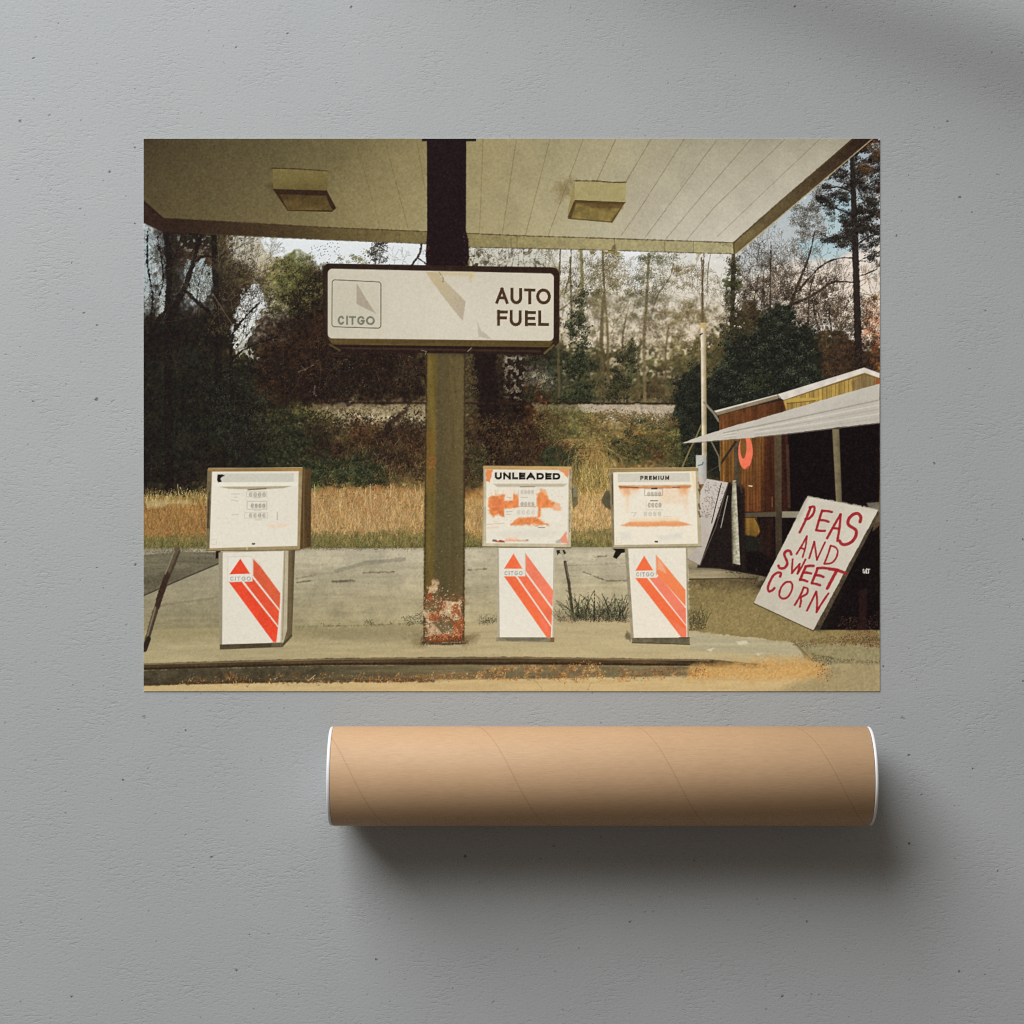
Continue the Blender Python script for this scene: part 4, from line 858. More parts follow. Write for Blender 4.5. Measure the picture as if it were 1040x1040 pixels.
# brown plank wall, dark inside
fill([(730, 421), (800, 405), (800, 520), (893, 520), (893, 640), (830, 640), (790, 588), (732, 578)], (20, 12, 12), 1, 1, id=pid)
fill([(730, 421), (798.5, 405.5), (799, 440), (731, 448)], (104, 62, 32), 1, .8, tex=.25, texn=NV, grad=((78, 44, 26), (740, 0), (798, 0)), id=pid)
fill([(731, 440), (788, 436), (788, 520), (753, 520), (734, 522), (731, 480)], (136, 94, 44), 1, 1, tex=.3, texn=NV, grad=((92, 54, 28), (745, 450), (790, 480)), id=pid)
for x in np.arange(733, 788, 3.1): line([(x, 436), (x+.3, 520)], .6, (58, 32, 18), .55, 1)
fill([(797, 430), (893, 428), (893, 640), (800, 600)], (18, 9, 11), 1, 1.5, id=pid)
fill([(776, 440), (800, 438), (802, 520), (776, 520)], (56, 28, 19), .8, 2, tex=.3, texn=NV)
fill([(786, 440), (793.5, 440), (794, 590), (788, 590)], (88, 76, 54), .85, 1, tex=.12, grad=((60, 50, 38), (0, 440), (0, 590)))
fill([(798, 452), (801, 452), (803, 516), (800, 516)], (78, 54, 40), .7, 1)
fill([(745, 448), (751, 448), (751, 498), (746, 498)], (72, 66, 52), .85, 1, tex=.1)
line([(730, 474), (747, 449)], 2.4, (46, 34, 30), .9)
line([(718, 480), (732, 472)], 1.6, (60, 52, 40), .8); line([(722, 448), (730, 464), (731, 478)], 1.4, (132, 120, 92), .8)
line([(731, 428), (732, 500)], 1.4, (130, 96, 48), .6)
fill([(845, 436), (852, 436), (855, 512), (849, 511)], (122, 110, 82), 1, 1, tex=.1, grad=((88, 80, 58), (849, 0), (855, 0)), id=pid)
fill([(754, 521), (788, 520), (788, 525), (754, 525.5)], (92, 80, 62), .9, 1); fill([(794, 519.5), (813, 519.5), (813, 526), (794, 526)], (148, 140, 118), .95, 1)
fill([(754, 526), (768, 526), (772, 540), (768, 546), (754, 543)], (140, 104, 44), .9, 2, tex=.25, texn=NV)
fill([(756, 545), (775, 545), (778, 560), (757, 560)], (34, 34, 26), .8, 3)
fill([(772, 527), (786, 527), (786, 570), (772, 560)], (42, 24, 18), .8, 2, tex=.3, texn=NV)
line([(767, 527), (776, 542)], 1.4, (32, 24, 20), .8)
line([(784, 505), (784, 515)], .8, (170, 116, 70), .6); line([(760.5, 493.6), (763.5, 494)], 1.2, (226, 206, 170), .95)
leaves([(738, 572), (776, 578), (800, 600), (770, 598), (736, 580)], 160, (.4, 1), [(40, 34, 28), (60, 52, 42), (24, 18, 16)], .7, 2)
leaves([(832, 560), (893, 560), (893, 638), (838, 632)], 60, (.4, 1), [(40, 26, 26), (56, 40, 34)], .5, 2)
leaves([(852, 628), (893, 624), (893, 642), (850, 640)], 150, (.4, 1.1), [(90, 60, 44), (60, 44, 34), (120, 84, 58)], .7, 2)
fill([(880, 511), (893, 510), (893, 530), (888, 532)], (128, 122, 106), .85, 1.5, tex=.15); fill([(888, 524), (893, 524), (893, 534), (886, 540)], (96, 76, 58), .8, 1.5)
fill([(872, 600), (880, 598), (880, 640), (872, 640)], (40, 22, 20), .8, 2)
word('SALT'[:1], [(875.8, 877.6)], 578, 582.4, .9, (206, 200, 188), .95); letter('A', 877.8, 879.6, 579.2, 582.4, .8, (206, 200, 188)); letter('L', 880, 881, 577.8, 582.4, .8, (206, 200, 188)); letter('T', 880.8, 883, 578.4, 582.4, .8, (206, 200, 188))
# gable and roofs
fill([(795.4, 407), (878.4, 378), (893, 383), (893, 394), (799, 419)], (166, 137, 72), 1, .8, tex=.18, texn=NV, id=pid)
for x in np.arange(800, 893, 4.4): line([(x, max(407-(x-795)*.34, 379.5)+1), (x, 418)], .7, (112, 80, 32), .75)
fill([(864, 388), (878, 380), (889, 384), (889, 392), (866, 398)], (120, 100, 70), .75, 2, tex=.25, texn=NV)
fill([(797, 404.5), (836, 404), (826, 408), (800, 409)], (186, 156, 76), .9, 1)
line([(799, 410), (828, 407)], .8, (92, 66, 30), .8)
fill([(889, 384), (893, 385), (893, 392), (889, 392)], (150, 72, 46), .85, 1)
line([(797, 406), (878, 380), (893, 385)], 1.6, (112, 86, 46), .8)
fill([(725.1, 417.7), (789.6, 401), (790.5, 405), (729, 422.6)], (136, 122, 98), 1, .8, tex=.1, id=pid)
line([(729, 422.4), (790.5, 405.4)], 1.2, (66, 50, 38), .85)
fill([(725.1, 417.5), (789.6, 400.6), (877.4, 373.5), (893, 379.2), (893, 384), (878, 378.6), (796, 406.4), (791, 404), (789.6, 401.5), (727, 419)], (214, 206, 194), 1, .8, tex=.05, id=pid)
line([(789.6, 401), (793, 404.6)], 1, (100, 86, 66), .7)
AWN = [(693, 450.2), (711.5, 443), (730, 437.5), (748.6, 431.4), (770, 426), (787.6, 420.6), (815, 412.5), (846, 403.3), (870, 396.4), (893, 390), (893, 429.6), (850, 434.4), (797.4, 441), (740, 446.6), (705, 449.6)]
fill(AWN, (200, 193, 180), 1, .8, wob=.25, tex=.03, texn=N20, grad=((186, 180, 168), (800, 405), (815, 440)), id=pid)
for k, c, a in ((.42, (138, 130, 116), .7), (.55, (226, 220, 206), .5), (.66, (160, 152, 138), .5), (.78, (222, 214, 200), .5), (.9, (168, 160, 146), .5)):
    line([(735, 435.5+10.5*k), (797, 417.5+23*k), (893, 390+39*k)], 1.1, c, a, 1.2)
line([(705, 450), (740, 447), (797.4, 441.4), (893, 430)], .9, (120, 108, 92), .7)
pid = PART['printed_ring']
fill([(p[0], p[1]) for p in arc(757, 459.5, 7.4, 17.4, 0, 360, 28)], (238, 118, 88), 1, .8, tex=.06, id=pid)
fill(arc(754.8, 454, 3.2, 12, 0, 360, 20), (118, 80, 38), 1, .8); fill([(748, 438), (766, 437), (766, 444.6), (748, 446)], (196, 188, 176), 1, .6)
line([(757, 476.6), (762, 473), (764.4, 464)], 1, (110, 50, 34), .6)
pid = PART['printed_utility_pole']
fill([(706.6, 462.4), (717.4, 462.6), (717.6, 492), (707, 492)], (190, 189, 182), 1, .8, tex=.03, grad=((158, 154, 144), (712, 0), (717.6, 0)), id=pid)
line([(709, 473), (713, 472), (714, 470)], 1.3, (92, 108, 108), .9); line([(718, 464), (718.4, 490)], 1, (70, 62, 50), .7)
# leaning boards, rough column
fill([(736, 492), (754, 494), (757, 580), (720, 576)], (26, 18, 17), .95, 4)
fill([(744, 488), (747.3, 488), (751.6, 574), (742, 572), (741.6, 530)], (186, 181, 158), 1, .8, tex=.16, texn=N2, grad=((120, 116, 92), (748, 0), (741, 0)))
fill([(738, 530), (744, 520), (744.6, 574), (736, 570)], (92, 88, 62), .6, 3)
leaves([(743, 520), (749, 520), (751, 576), (743, 572)], 150, (.35, .8), [(140, 134, 108), (96, 90, 70), (206, 200, 178)], .7, .5)
fill([(752, 496), (756, 496), (757, 580), (752.6, 580)], (34, 24, 20), .9, 2.5)
line([(747, 490), (752, 492), (753, 500)], 2, (64, 56, 46), .7)
fill([(726, 490), (742, 490), (744, 578), (708, 577)], (30, 22, 20), 1, 2)
pid = PART['printed_leaning_board']
fill([(717.7, 486.4), (739.4, 490.3), (710.6, 574.4), (697, 567.6), (709, 555), (711, 500)], (202, 193, 182), 1, .8, tex=.03, texn=N20, grad=((178, 168, 156), (716, 490), (716, 570)), id=pid)
line([(739.4, 491), (727, 535), (711, 574)], 1, (110, 98, 86), .7)
line([(732.5, 491), (727, 513), (722.6, 531.5)], 1, (34, 26, 26), .95)
line([(739, 504), (732, 536)], .9, (190, 182, 168), .8); line([(740.5, 492), (733, 520)], 1.6, (28, 20, 18), .9)
x, y = scatter([(717, 490), (732, 491), (722, 526), (711, 526)], 110); dabs(x, y, rng.uniform(.35, .9, len(x)), .4, rng.uniform(.4, 1.4, len(x)), pick([(70, 58, 56), (104, 84, 80), (150, 110, 104)], len(x)), .75)
x, y = scatter([(734, 494), (738, 494), (730, 528), (727, 526)], 26); dabs(x, y, rng.uniform(.4, 1, len(x)), .45, rng.uniform(0, 3, len(x)), pick([(74, 62, 60), (120, 100, 96)], len(x)), .75)
x, y = scatter([(710, 538), (722, 536), (716, 556), (708, 556)], 26); dabs(x, y, .8, .5, rng.uniform(0, 3, len(x)), (206, 160, 148), .6)
line([(697, 567.6), (710.6, 574.4)], .8, (120, 108, 92), .8)
# the hand-painted board
pid = PART['printed_painted_board']
fill([(770, 596), (826, 640), (838, 640), (860, 600), (800, 560)], (28, 22, 16), .6, 6, wob=2)
fill([(891.7, 518), (892.4, 523), (832, 640.6), (825.7, 640.7)], (72, 62, 46), 1, .8, tex=.2, texn=N2, id=pid)
fill([(820, 504), (891.9, 518), (825.8, 640.6), (765.3, 612.6)], (206, 198, 182), 1, .8, wob=.3, tex=.035, texn=N20, grad=((196, 188, 172), (830, 560), (800, 625)), id=pid)
fill([(818, 506), (822, 504), (814, 524), (806, 532)], (170, 164, 148), .5, 2)
line([(765.3, 613), (826, 641.2)], 1, (60, 50, 34), .85)
line([(820, 504.4), (840, 508), (870, 513.4), (891, 517.6)], .9, (166, 158, 140), .8, wob=.5)
def crop(pts): return [(755+u/6.933, 495+v/6.933) for u, v in pts]
RED = (154, 30, 38)
for w, strokes in ((2.3, ([(472, 142), (440, 225), (395, 318)], [(466, 142), (494, 138), (499, 160), (486, 195), (458, 222), (436, 224)], [(553, 165), (530, 235), (512, 303)], [(553, 168), (588, 168), (622, 175)], [(537, 232), (568, 234), (598, 243)], [(512, 303), (545, 308), (572, 308)],
                          [(683, 192), (640, 265), (588, 360)], [(683, 192), (676, 280), (660, 378)], [(628, 288), (672, 293)])),
                   (2.9, ([(820, 244), (826, 212), (804, 186), (768, 194), (738, 230), (740, 266), (776, 290), (794, 312), (786, 354), (756, 388), (716, 404), (688, 398), (676, 378)],)),
                   (1.7, ([(446, 345), (405, 420), (373, 470)], [(446, 345), (436, 420), (416, 492)], [(398, 428), (432, 436)], [(498, 384), (480, 445), (462, 500)], [(498, 384), (508, 450), (516, 512)], [(516, 512), (545, 450), (573, 388)],
                          [(613, 412), (592, 480), (568, 538)], [(613, 412), (648, 424), (663, 455), (650, 500), (618, 534), (568, 540)])),
                   (2.4, ([(336, 474), (326, 450), (302, 450), (286, 474), (300, 508), (308, 540), (286, 570), (256, 570), (246, 554)], [(438, 560), (418, 605), (398, 652)], [(436, 558), (465, 553), (494, 554)], [(420, 602), (446, 602), (474, 608)], [(398, 650), (424, 655), (448, 664)],
                          [(522, 572), (500, 628), (480, 676)], [(520, 572), (552, 568), (590, 572)], [(504, 620), (534, 622), (562, 632)], [(480, 676), (510, 682), (538, 690)])),
                   (1.8, ([(346, 508), (342, 560), (340, 606)], [(340, 606), (368, 572), (396, 540)], [(396, 540), (388, 580), (380, 610)], [(380, 610), (410, 560), (436, 510)])),
                   (2.9, ([(602, 576), (660, 584), (718, 606)], [(655, 590), (622, 650), (590, 712)])),
                   (2.3, ([(258, 630), (262, 606), (240, 602), (210, 622), (186, 665), (172, 706), (178, 733), (200, 728), (218, 712)],)),
                   (1.9, ([(330, 666), (344, 690), (334, 740), (305, 778), (272, 784), (252, 760), (262, 712), (294, 672), (330, 666)], [(424, 706), (396, 770), (360, 830)], [(424, 706), (450, 714), (446, 750), (402, 776)], [(402, 774), (404, 805), (396, 842)],
                          [(512, 736), (480, 800), (446, 870)], [(512, 736), (518, 810), (514, 880)], [(514, 880), (552, 815), (598, 748)]))):
    for p in strokes: line(crop(smooth(p)), w*1.12, RED, .93, .7, wob=.15)
# rusty pipe at the left
pid = PART['printed_pipe']
line([(180, 560), (168, 590), (157, 624), (147, 658)], (7.5, 4.5), (92, 80, 60), 1, .8, wob=.4, id=pid)
line([(182, 561), (171, 588), (159, 622), (149, 656)], 2, (56, 46, 36), .7, 1.2)
line([(170, 584), (163, 604), (160, 616)], 5.4, (52, 34, 26), .9, 1.2, wob=.6, id=pid)
line([(177, 560), (168, 583)], 1.4, (150, 138, 112), .7, 1); line([(158, 617), (150, 646)], 1.2, (146, 132, 106), .6, 1)
line([(151, 649), (147, 660)], 5, (38, 28, 22), .9, 1, id=pid)

# =============================================================== 6 canopy
pid = PART['printed_canopy']
CE = [(140, 135), (872, 135), (745, 246.6), (620, 242.6), (530, 239.8), (434, 235.5), (330, 231.2), (240, 226), (165, 221.8), (140, 200)]
s = box(CE); x, y = XX[s], YY[s]
xs = np.array([146, 200, 260, 330, 400, 433, 474, 540, 600, 660, 720, 780, 893.])
top = np.array([(64, 54, 32), (73, 63, 37), (87, 77, 46), (100, 89, 54), (124, 111, 70), (132, 119, 76), (142, 129, 85), (151, 139, 97), (157, 146, 106), (160, 151, 115), (159, 151, 119), (156, 148, 118), (154, 147, 118)], np.float32)
bot = np.array([(84, 72, 43), (94, 82, 49), (106, 93, 57), (126, 113, 71), (148, 134, 88), (154, 141, 95), (158, 145, 100), (164, 152, 108), (168, 159, 122), (177, 168, 138), (190, 181, 152), (198, 190, 162), (198, 190, 162)], np.float32)
tt = np.clip((y-141)/100, 0, 1)[..., None]
c = np.stack([np.interp(x, xs, top[:, k]) for k in range(3)], -1)*(1-tt)+np.stack([np.interp(x, xs, bot[:, k]) for k in range(3)], -1)*tt
c = c*(1+.035*N20[s]+.05*N2[s]*np.clip(1.2-(x-146)/600, .25, 1)+.03*N60[s])[..., None]
c = c*np.array([1.045, 1.05, 1.13], np.float32)
d = sdf([tuple(p) for p in CE], s); blend(s, np.clip(.5-d/.8, 0, 1), c, pid)
for p, a in (([(300, 141), (332, 228)], .12), ([(330, 141), (345, 190), (358, 231)], .2), ([(362, 145), (386, 231)], .42), ([(390.5, 141), (414.6, 233)], .6), ([(423, 141), (432, 194)], .5), ([(490.6, 141), (487, 237)], .55), ([(524.5, 141), (510, 238.5)], .6),
             ([(558.7, 141), (533.4, 240)], .62), ([(592.5, 141), (556.5, 240)], .62), ([(625.4, 141), (606, 184)], .7), ([(661.5, 141), (636, 184)], .75), ([(695, 141), (650, 212), (631, 239)], .6), ([(727, 143), (699, 182), (654, 243)], .6),
             ([(731, 141), (700, 176), (678, 208)], .15), ([(763, 141), (717, 194), (676, 243)], .6), ([(797.5, 141), (725, 211), (697, 244)], .6), ([(833, 141), (777, 194), (729, 240)], .5)):
    line(p, .65, (88, 73, 42), a*.68, .9, wob=.1)
# fascia along the far edge
FA = [(146, 205), (165, 221.6), (240, 225.8), (330, 231), (434, 235.3), (530, 239.6), (620, 242.4), (744.5, 246.4), (746.5, 258), (720, 257.2), (587, 253.3), (478, 251), (432, 247.6), (330, 243.6), (203, 237.4), (168, 236), (146, 225)]
s = box(FA); x, y = XX[s], YY[s]
xs = np.array([146, 180, 240, 300, 340, 430, 480, 600, 700, 746.])
fc = np.array([(44, 28, 20), (46, 30, 20), (58, 42, 26), (74, 58, 34), (92, 78, 46), (122, 108, 68), (138, 126, 84), (160, 148, 106), (166, 156, 116), (170, 160, 120)], np.float32)
c = np.stack([np.interp(x, xs, fc[:, k]) for k in range(3)], -1)*(1+.05*N6[s]+.06*N2[s])[..., None]
blend(s, np.clip(.5-sdf([tuple(p) for p in FA], s)/.8, 0, 1), c, pid)
line([(165, 221.6), (240, 225.8), (330, 231), (434, 235.3), (530, 239.6), (620, 242.4), (744.5, 246.6)], .9, (56, 42, 24), .75, .9, wob=.3)
line([(203, 237.6), (330, 243.8), (432, 247.8), (478, 251.2), (587, 253.5), (720, 257.4), (746, 258)], .8, (70, 56, 34), .7, .9, wob=.3)
for xx_, yy_ in ((256, 227), (298, 229), (363, 233), (406, 234), (519, 239), (525, 240), (624, 243), (675, 244.5), (704, 245.6)): line([(xx_, yy_), (xx_, yy_+11.5)], .7, (80, 64, 38), .5)
fill([(622, 250), (625, 248), (626, 254), (621, 254)], (88, 74, 44), .6, 1.5); leaves([(728, 247), (744, 247), (746, 252), (734, 250)], 40, (.4, 1), [(92, 78, 48)], .6, 1)
fill([(140, 198), (166, 221), (168, 237), (140, 224)], (48, 30, 22), 1, 1, tex=.12, id=pid)
line([(146, 205.5), (165, 221.8)], 1.2, (34, 20, 16), .8)
# right sloping edge beam
fill([(745, 246.4), (868, 139), (889, 139), (748, 257.6), (745, 258)], (110, 96, 62), 1, .9, tex=.1, texn=N6, grad=((46, 30, 22), (760, 240), (880, 145)), id=pid)
line([(745.5, 246.2), (800, 198), (868, 140)], 1.6, (72, 56, 34), .85, 1, wob=.3)
line([(745, 247), (745.5, 257)], 1.4, (58, 46, 28), .7)
line([(748, 258), (800, 214), (886, 141)], 1.3, (178, 164, 128), .85, 1, wob=.2)
line([(750, 254), (800, 211), (846, 172)], 1, (82, 66, 42), .5, 2)
for u in np.linspace(.08, .95, 14): line([(747+u*130, 246-u*109), (749+u*130, 255-u*112)], .6, (70, 54, 34), .3)
# ceiling light boxes
pid = PART['printed_fixture_a']
fill([(270, 188), (280, 186), (282, 194), (276, 194)], (70, 56, 32), .5, 5)
fill([(277, 171.2), (333, 173.6), (332.5, 194), (277.8, 192)], (122, 108, 64), 1, .8, tex=.05, grad=((104, 90, 50), (0, 172), (0, 193)), id=pid)
line([(276.5, 171), (300, 171.6), (332, 173.8)], 1, (54, 40, 22), .8, .8, wob=.3); line([(333, 174), (339, 180)], 2, (96, 82, 48), .5, 3)
fill([(277, 192), (332, 193.7), (341.5, 211.5), (337, 215.4), (292, 214.2)], (50, 32, 18), 1, .8, id=pid)
fill([(284, 197.4), (331, 199), (337.5, 213.8), (292.4, 213.4)], (98, 80, 42), 1, 1, tex=.14, texn=N6, grad=((76, 58, 30), (0, 214), (0, 199)), id=pid)
fill([(278.5, 192.6), (331.8, 194.4), (333.4, 198.6), (283, 197)], (48, 30, 18), .9, .9)
pid = PART['printed_fixture_b']
fill([(564, 186), (583, 182), (580, 200), (566, 204)], (112, 94, 52), .5, 9, wob=3)
fill([(583.5, 183.7), (635.8, 185.6), (635.2, 206), (583.5, 203.6)], (166, 153, 105), 1, .8, tex=.04, id=pid)
fill([(583.5, 184), (583.5, 203.6), (576.6, 221), (577, 212)], (150, 134, 84), 1, .8, id=pid)
line([(583, 183.8), (606, 184), (622, 185.4), (636, 185.2)], 1.1, (66, 52, 28), .85, .8, wob=.3)
fill([(583.6, 203.4), (635, 205.8), (622, 226.4), (577, 222.5)], (84, 64, 34), 1, .8, id=pid)
fill([(585, 206.4), (632, 208.4), (620.4, 225.2), (580, 221.6)], (126, 108, 60), 1, 1.2, tex=.16, texn=N6, id=pid)
fill([(585, 206), (633, 208), (632, 212), (600, 212)], (88, 66, 34), .7, 2.5, wob=1); line([(584, 203.8), (634.8, 206)], .9, (60, 42, 24), .85); line([(577, 221), (583, 206)], 1.4, (70, 50, 28), .8)
line([(634.5, 206.5), (622, 226.2)], .9, (150, 134, 92), .7)

# =============================================================== 7 post and sign box
pid = PART['printed_post']
s_ = [(433.6, 350), (472.2, 350), (472, 480), (471.4, 652), (430, 653), (431.2, 560), (433, 450)]
fill(s_, (92, 78, 48), 1, .9, wob=.3, tex=.09, texn=NV, id=pid)
fill([(433.8, 352), (444, 352), (443, 520), (440, 600), (430.6, 600), (433, 450)], (112, 93, 42), .8, 4, tex=.1, texn=NV)
fill([(444, 352), (454, 352), (454, 620), (442, 620)], (84, 74, 50), .6, 5); fill([(462, 352), (471, 352), (471, 600), (463, 600)], (102, 90, 56), .5, 5)
for x0, x1 in ((433.4, 430.6), (472, 471)): line([(x0, 352), (x1, 650)], 1.4, (46, 36, 22), .75, 1.4, wob=.4)
fill([(433, 352), (473, 352), (473, 362), (433, 360)], (60, 48, 30), .5, 6)
fill([(440, 500), (468, 490), (470, 600), (434, 600)], (84, 76, 46), .35, 14, wob=4)
leaves([(434, 360), (471, 360), (470, 600), (432, 600)], 700, (.3, .9), [(72, 62, 38), (112, 98, 58), (100, 92, 66), (60, 50, 32)], .4, 0)
x, y = scatter([(434, 400), (470, 400), (470, 600), (433, 600)], 46); dabs(x, y, rng.uniform(.3, .6, len(x)), .35, 0, (156, 146, 112), .6)
leaves([(434, 464), (441, 464), (441, 476), (434, 475)], 60, (.4, 1.1), [(190, 104, 54), (206, 130, 82), (150, 76, 40)], .8, 1); fill([(434, 440), (440, 440), (441, 500), (433, 500)], (128, 86, 38), .35, 4, wob=2)
# rust at the foot
fill([(431, 600), (440, 588), (446, 592), (440, 604), (452, 610), (458, 606), (471, 608), (471, 652), (430, 652)], (136, 92, 60), .5, 4, wob=4)
for p, c in (([(434, 596), (441, 588), (446, 594), (441, 602), (434, 604)], (204, 178, 140)), ([(431, 616), (436, 614), (436, 622), (445, 622), (452, 612), (468, 609), (470, 618), (466, 634), (452, 622), (444, 632), (434, 634), (431, 630)], (208, 184, 146)),
             ([(432, 634), (444, 634), (450, 644), (462, 640), (468, 632), (469, 648), (434, 648)], (200, 174, 138))):
    fill(p, c, .8, 1.3, wob=2.2, tex=.12, texn=N3)
for p in ([(432, 604), (438, 602), (440, 608), (433, 612)], [(436, 624), (446, 622), (450, 628), (442, 632), (436, 630)], [(458, 616), (466, 612), (468, 626), (460, 626)], [(461, 632), (470, 628), (470, 646), (462, 644)], [(434, 646), (470, 644), (471, 652), (432, 652)], [(446, 616), (452, 614), (450, 622)]):
    fill(p, (158, 80, 42), .8, 1.4, wob=2.2, tex=.25, texn=N2)
fill([(441, 634), (450, 628), (458, 632), (458, 642), (446, 642)], (108, 98, 70), .9, 2, wob=1.2); fill([(432, 618), (440, 614), (442, 622), (434, 622)], (104, 94, 58), .8, 1.5, wob=1)
leaves([(431, 600), (471, 606), (471, 650), (430, 650)], 420, (.25, .7), [(170, 88, 46), (206, 178, 146), (112, 62, 42), (180, 132, 98), (220, 196, 166), (92, 66, 44)], .7, 0)
leaves([(428, 646), (472, 646), (476, 654), (426, 655)], 300, (.4, 1.2), [(60, 40, 28), (84, 56, 36), (44, 30, 24)], .8, 1)
x, y = scatter([(431, 598), (440, 590), (446, 596), (471, 606), (471, 650), (430, 650)], 380); k_ = at(N3, x, y) > -.05; dabs(x, y, rng.uniform(.3, .8, len(x)), .45, rng.uniform(0, 3, len(x)), np.where(k_[:, None], pick([(214, 188, 150), (196, 166, 126), (224, 202, 168)], len(x)), pick([(168, 82, 40), (132, 62, 34), (186, 104, 58), (92, 74, 46)], len(x))), .8)
fill([(412, 648), (432, 644), (432, 656), (420, 655)], (122, 106, 74), .55, 7, wob=3); fill([(471, 645), (486, 645), (482, 652), (471, 655)], (104, 88, 58), .6, 6, wob=2); line([(430, 653), (450, 654.5), (472, 653.5)], 2, (56, 42, 28), .8, 1.6, wob=.5)
# dark upper length and cap plate
fill([(433.6, 139), (473.6, 139), (473.2, 234), (475.5, 244), (476.4, 262), (472, 276), (433.4, 275), (432.4, 258), (433.8, 236)], (28, 14, 17), 1, .9, wob=.12, id=pid)
leaves([(432, 236), (436, 236), (436, 268), (431, 268)], 40, (.4, 1), [(36, 20, 16), (96, 56, 30)], .8, 1); leaves([(470, 234), (477, 240), (477, 270), (471, 270)], 60, (.4, 1), [(44, 24, 18), (110, 72, 36), (30, 16, 15)], .8, 1)
fill([(428.6, 139), (483.6, 139), (483.6, 143.6), (428.6, 143.6)], (26, 14, 18), 1, .8, id=pid)
# sign box: frame, lip, tray, face
pid = PART['printed_sign_box']
fill([(340, 349), (563, 351), (551, 360.6), (346, 357.4)], (38, 24, 20), 1, 1, id=pid)
fill([(346, 352.6), (550, 356), (549, 358), (347, 354.6)], (74, 52, 34), .6, 1.2)
fill([(327.8, 267.6), (568, 271.8), (567.8, 352.4), (328.4, 350)], (44, 28, 20), 1, .8, tex=.06, id=pid, r=7)
fill([(333, 343.4), (562, 346), (558, 353), (338, 350.4)], (88, 72, 38), 1, 1, tex=.1, texn=NH, grad=((66, 48, 30), (340, 0), (300, 0)))
fill([(334, 350.2), (560, 353), (556, 355.4), (339, 352.4)], (34, 20, 18), .9, 1)
line([(335, 350), (345, 356)], 2, (128, 108, 66), .5, 1.5); line([(553, 359), (562, 351)], 2.2, (112, 92, 52), .8, 1.2)
fill([(333, 273), (562.4, 278), (562.2, 346.4), (333, 343.8)], (208, 200, 181), 1, .8, tex=.02, texn=N60, id=pid, r=4.5, grad=((202, 194, 174), (450, 0), (340, 0)))
fill([(337, 284), (387, 286), (387, 334), (337, 333)], (190, 184, 162), .35, 16)
fill([(431.8, 276), (443, 276), (473, 306.4), (470, 326), (463, 318), (452, 304)], (190, 172, 134), .9, 1, wob=.4, grad=((178, 164, 142), (440, 280), (468, 318)))
line([(446, 277), (450, 282), (450, 286)], 1, (92, 72, 40), .7, 1, wob=.4); fill([(444, 276), (482, 277), (482, 281), (446, 280)], (196, 170, 110), .4, 2.5)
line([(479, 277), (478, 286)], 2.2, (206, 180, 110), .5, 2)
fill([(485, 327), (488.4, 336), (494, 340), (500, 345), (486, 342)], (176, 166, 148), .7, 1.5, wob=.5)
bx = [(337.4, 284.2), (386.9, 286.6), (386.8, 333.6), (337.2, 332)]
s = box(bx, 3); d = np.abs(sdf(inset(bx, 3), s)-3); blend(s, np.clip(.95-d/.8, 0, 1)*.95, (52, 44, 36))
fill([(362.2, 287.6), (372, 304), (382, 318.8), (371, 313.4), (362.2, 308.8)], (170, 158, 139), 1, .8)
word('CITGO', [(342.9, 350), (351.4, 353.6), (354.6, 361.6), (362.6, 370.6), (371.6, 380.8)], 320.8, 330, 1.9, (118, 118, 106), 1, .012)
BRN = (70, 48, 30)
word('AUTO', [(503.2, 516.4), (518, 530.6), (532.2, 543.8), (544.4, 559.6)], 292.2, 308.6, 3.0, BRN, 1, .018)
word('FUEL', [(504.4, 515.8), (517.2, 530.2), (532.6, 544.2), (546.2, 557.4)], 314.8, 331, 3.0, BRN, 1, .018)
line([(428, 356), (433, 357), (432, 360)], .8, (150, 140, 120), .7); line([(475, 357), (479, 353.4)], .9, (170, 160, 140), .7)

# =============================================================== 8 the three pumps
def digits(x0, x1, y0, y1, n, col, a=.75):
    for i in range(n):
        cx = x0+(x1-x0)*(i+.5)/n; w = (x1-x0)/n*.55
        g = 'OSCO'[rng.integers(0, 4)]
        letter(g, cx-w/2, cx+w/2, y0, y1, .75, col, a*.7, soft=1.3); line([(cx-w*.3, (y0+y1)/2), (cx+w*.3, (y0+y1)/2)], .8, col, a*.4, 1.3)
def frame(x0, x1, y0, y1, col, a=.5, w=.6): line([(x0, y0), (x1, y0), (x1, y1), (x0, y1), (x0, y0)], w, col, a, .8)
def emblem(tri, tx, ty, span, box_, bands, cols, id):
    for b, c in zip(bands, cols): fill(b, c, 1, .8, tex=.05, texn=N20, id=id)
    fill(box_, (228, 222, 208), 1, .8, id=id)
    fill(tri, cols[0], 1, .8, tex=.04, id=id)
    word('CITGO', even(tx, tx+span, (1, .3, .9, 1.05, 1.1), .22), ty, ty+4.3, .8, (146, 148, 142), .8)
PANEL = (226, 219, 202)
# --- first pump
pid = PART['printed_pump_a']
fill([(306, 475.6), (316.3, 477), (315.7, 555), (304.5, 558.6)], (88, 66, 38), 1, .8, tex=.1, texn=NV, id=pid, grad=((74, 56, 34), (306, 0), (316, 0)))
line([(309, 476), (308.4, 557)], .7, (140, 112, 70), .6)
fill([(211, 476.4), (307.4, 475.4), (304.6, 558.8), (209.4, 559.6)], (158, 138, 100), 1, .8, tex=.06, id=pid)
fill([(211, 476.4), (307.4, 475.4), (307.2, 478.8), (211.2, 479.4)], (154, 118, 66), .9, .8, tex=.15, texn=NH); line([(212, 475.8), (307, 475)], .7, (210, 186, 140), .7)
fill([(210.8, 478), (215.4, 479.4), (213, 557), (209.6, 559)], (104, 92, 68), .9, .9, tex=.2, texn=N6); line([(212.6, 500), (211.2, 536)], 1.4, (52, 42, 30), .75, 1)
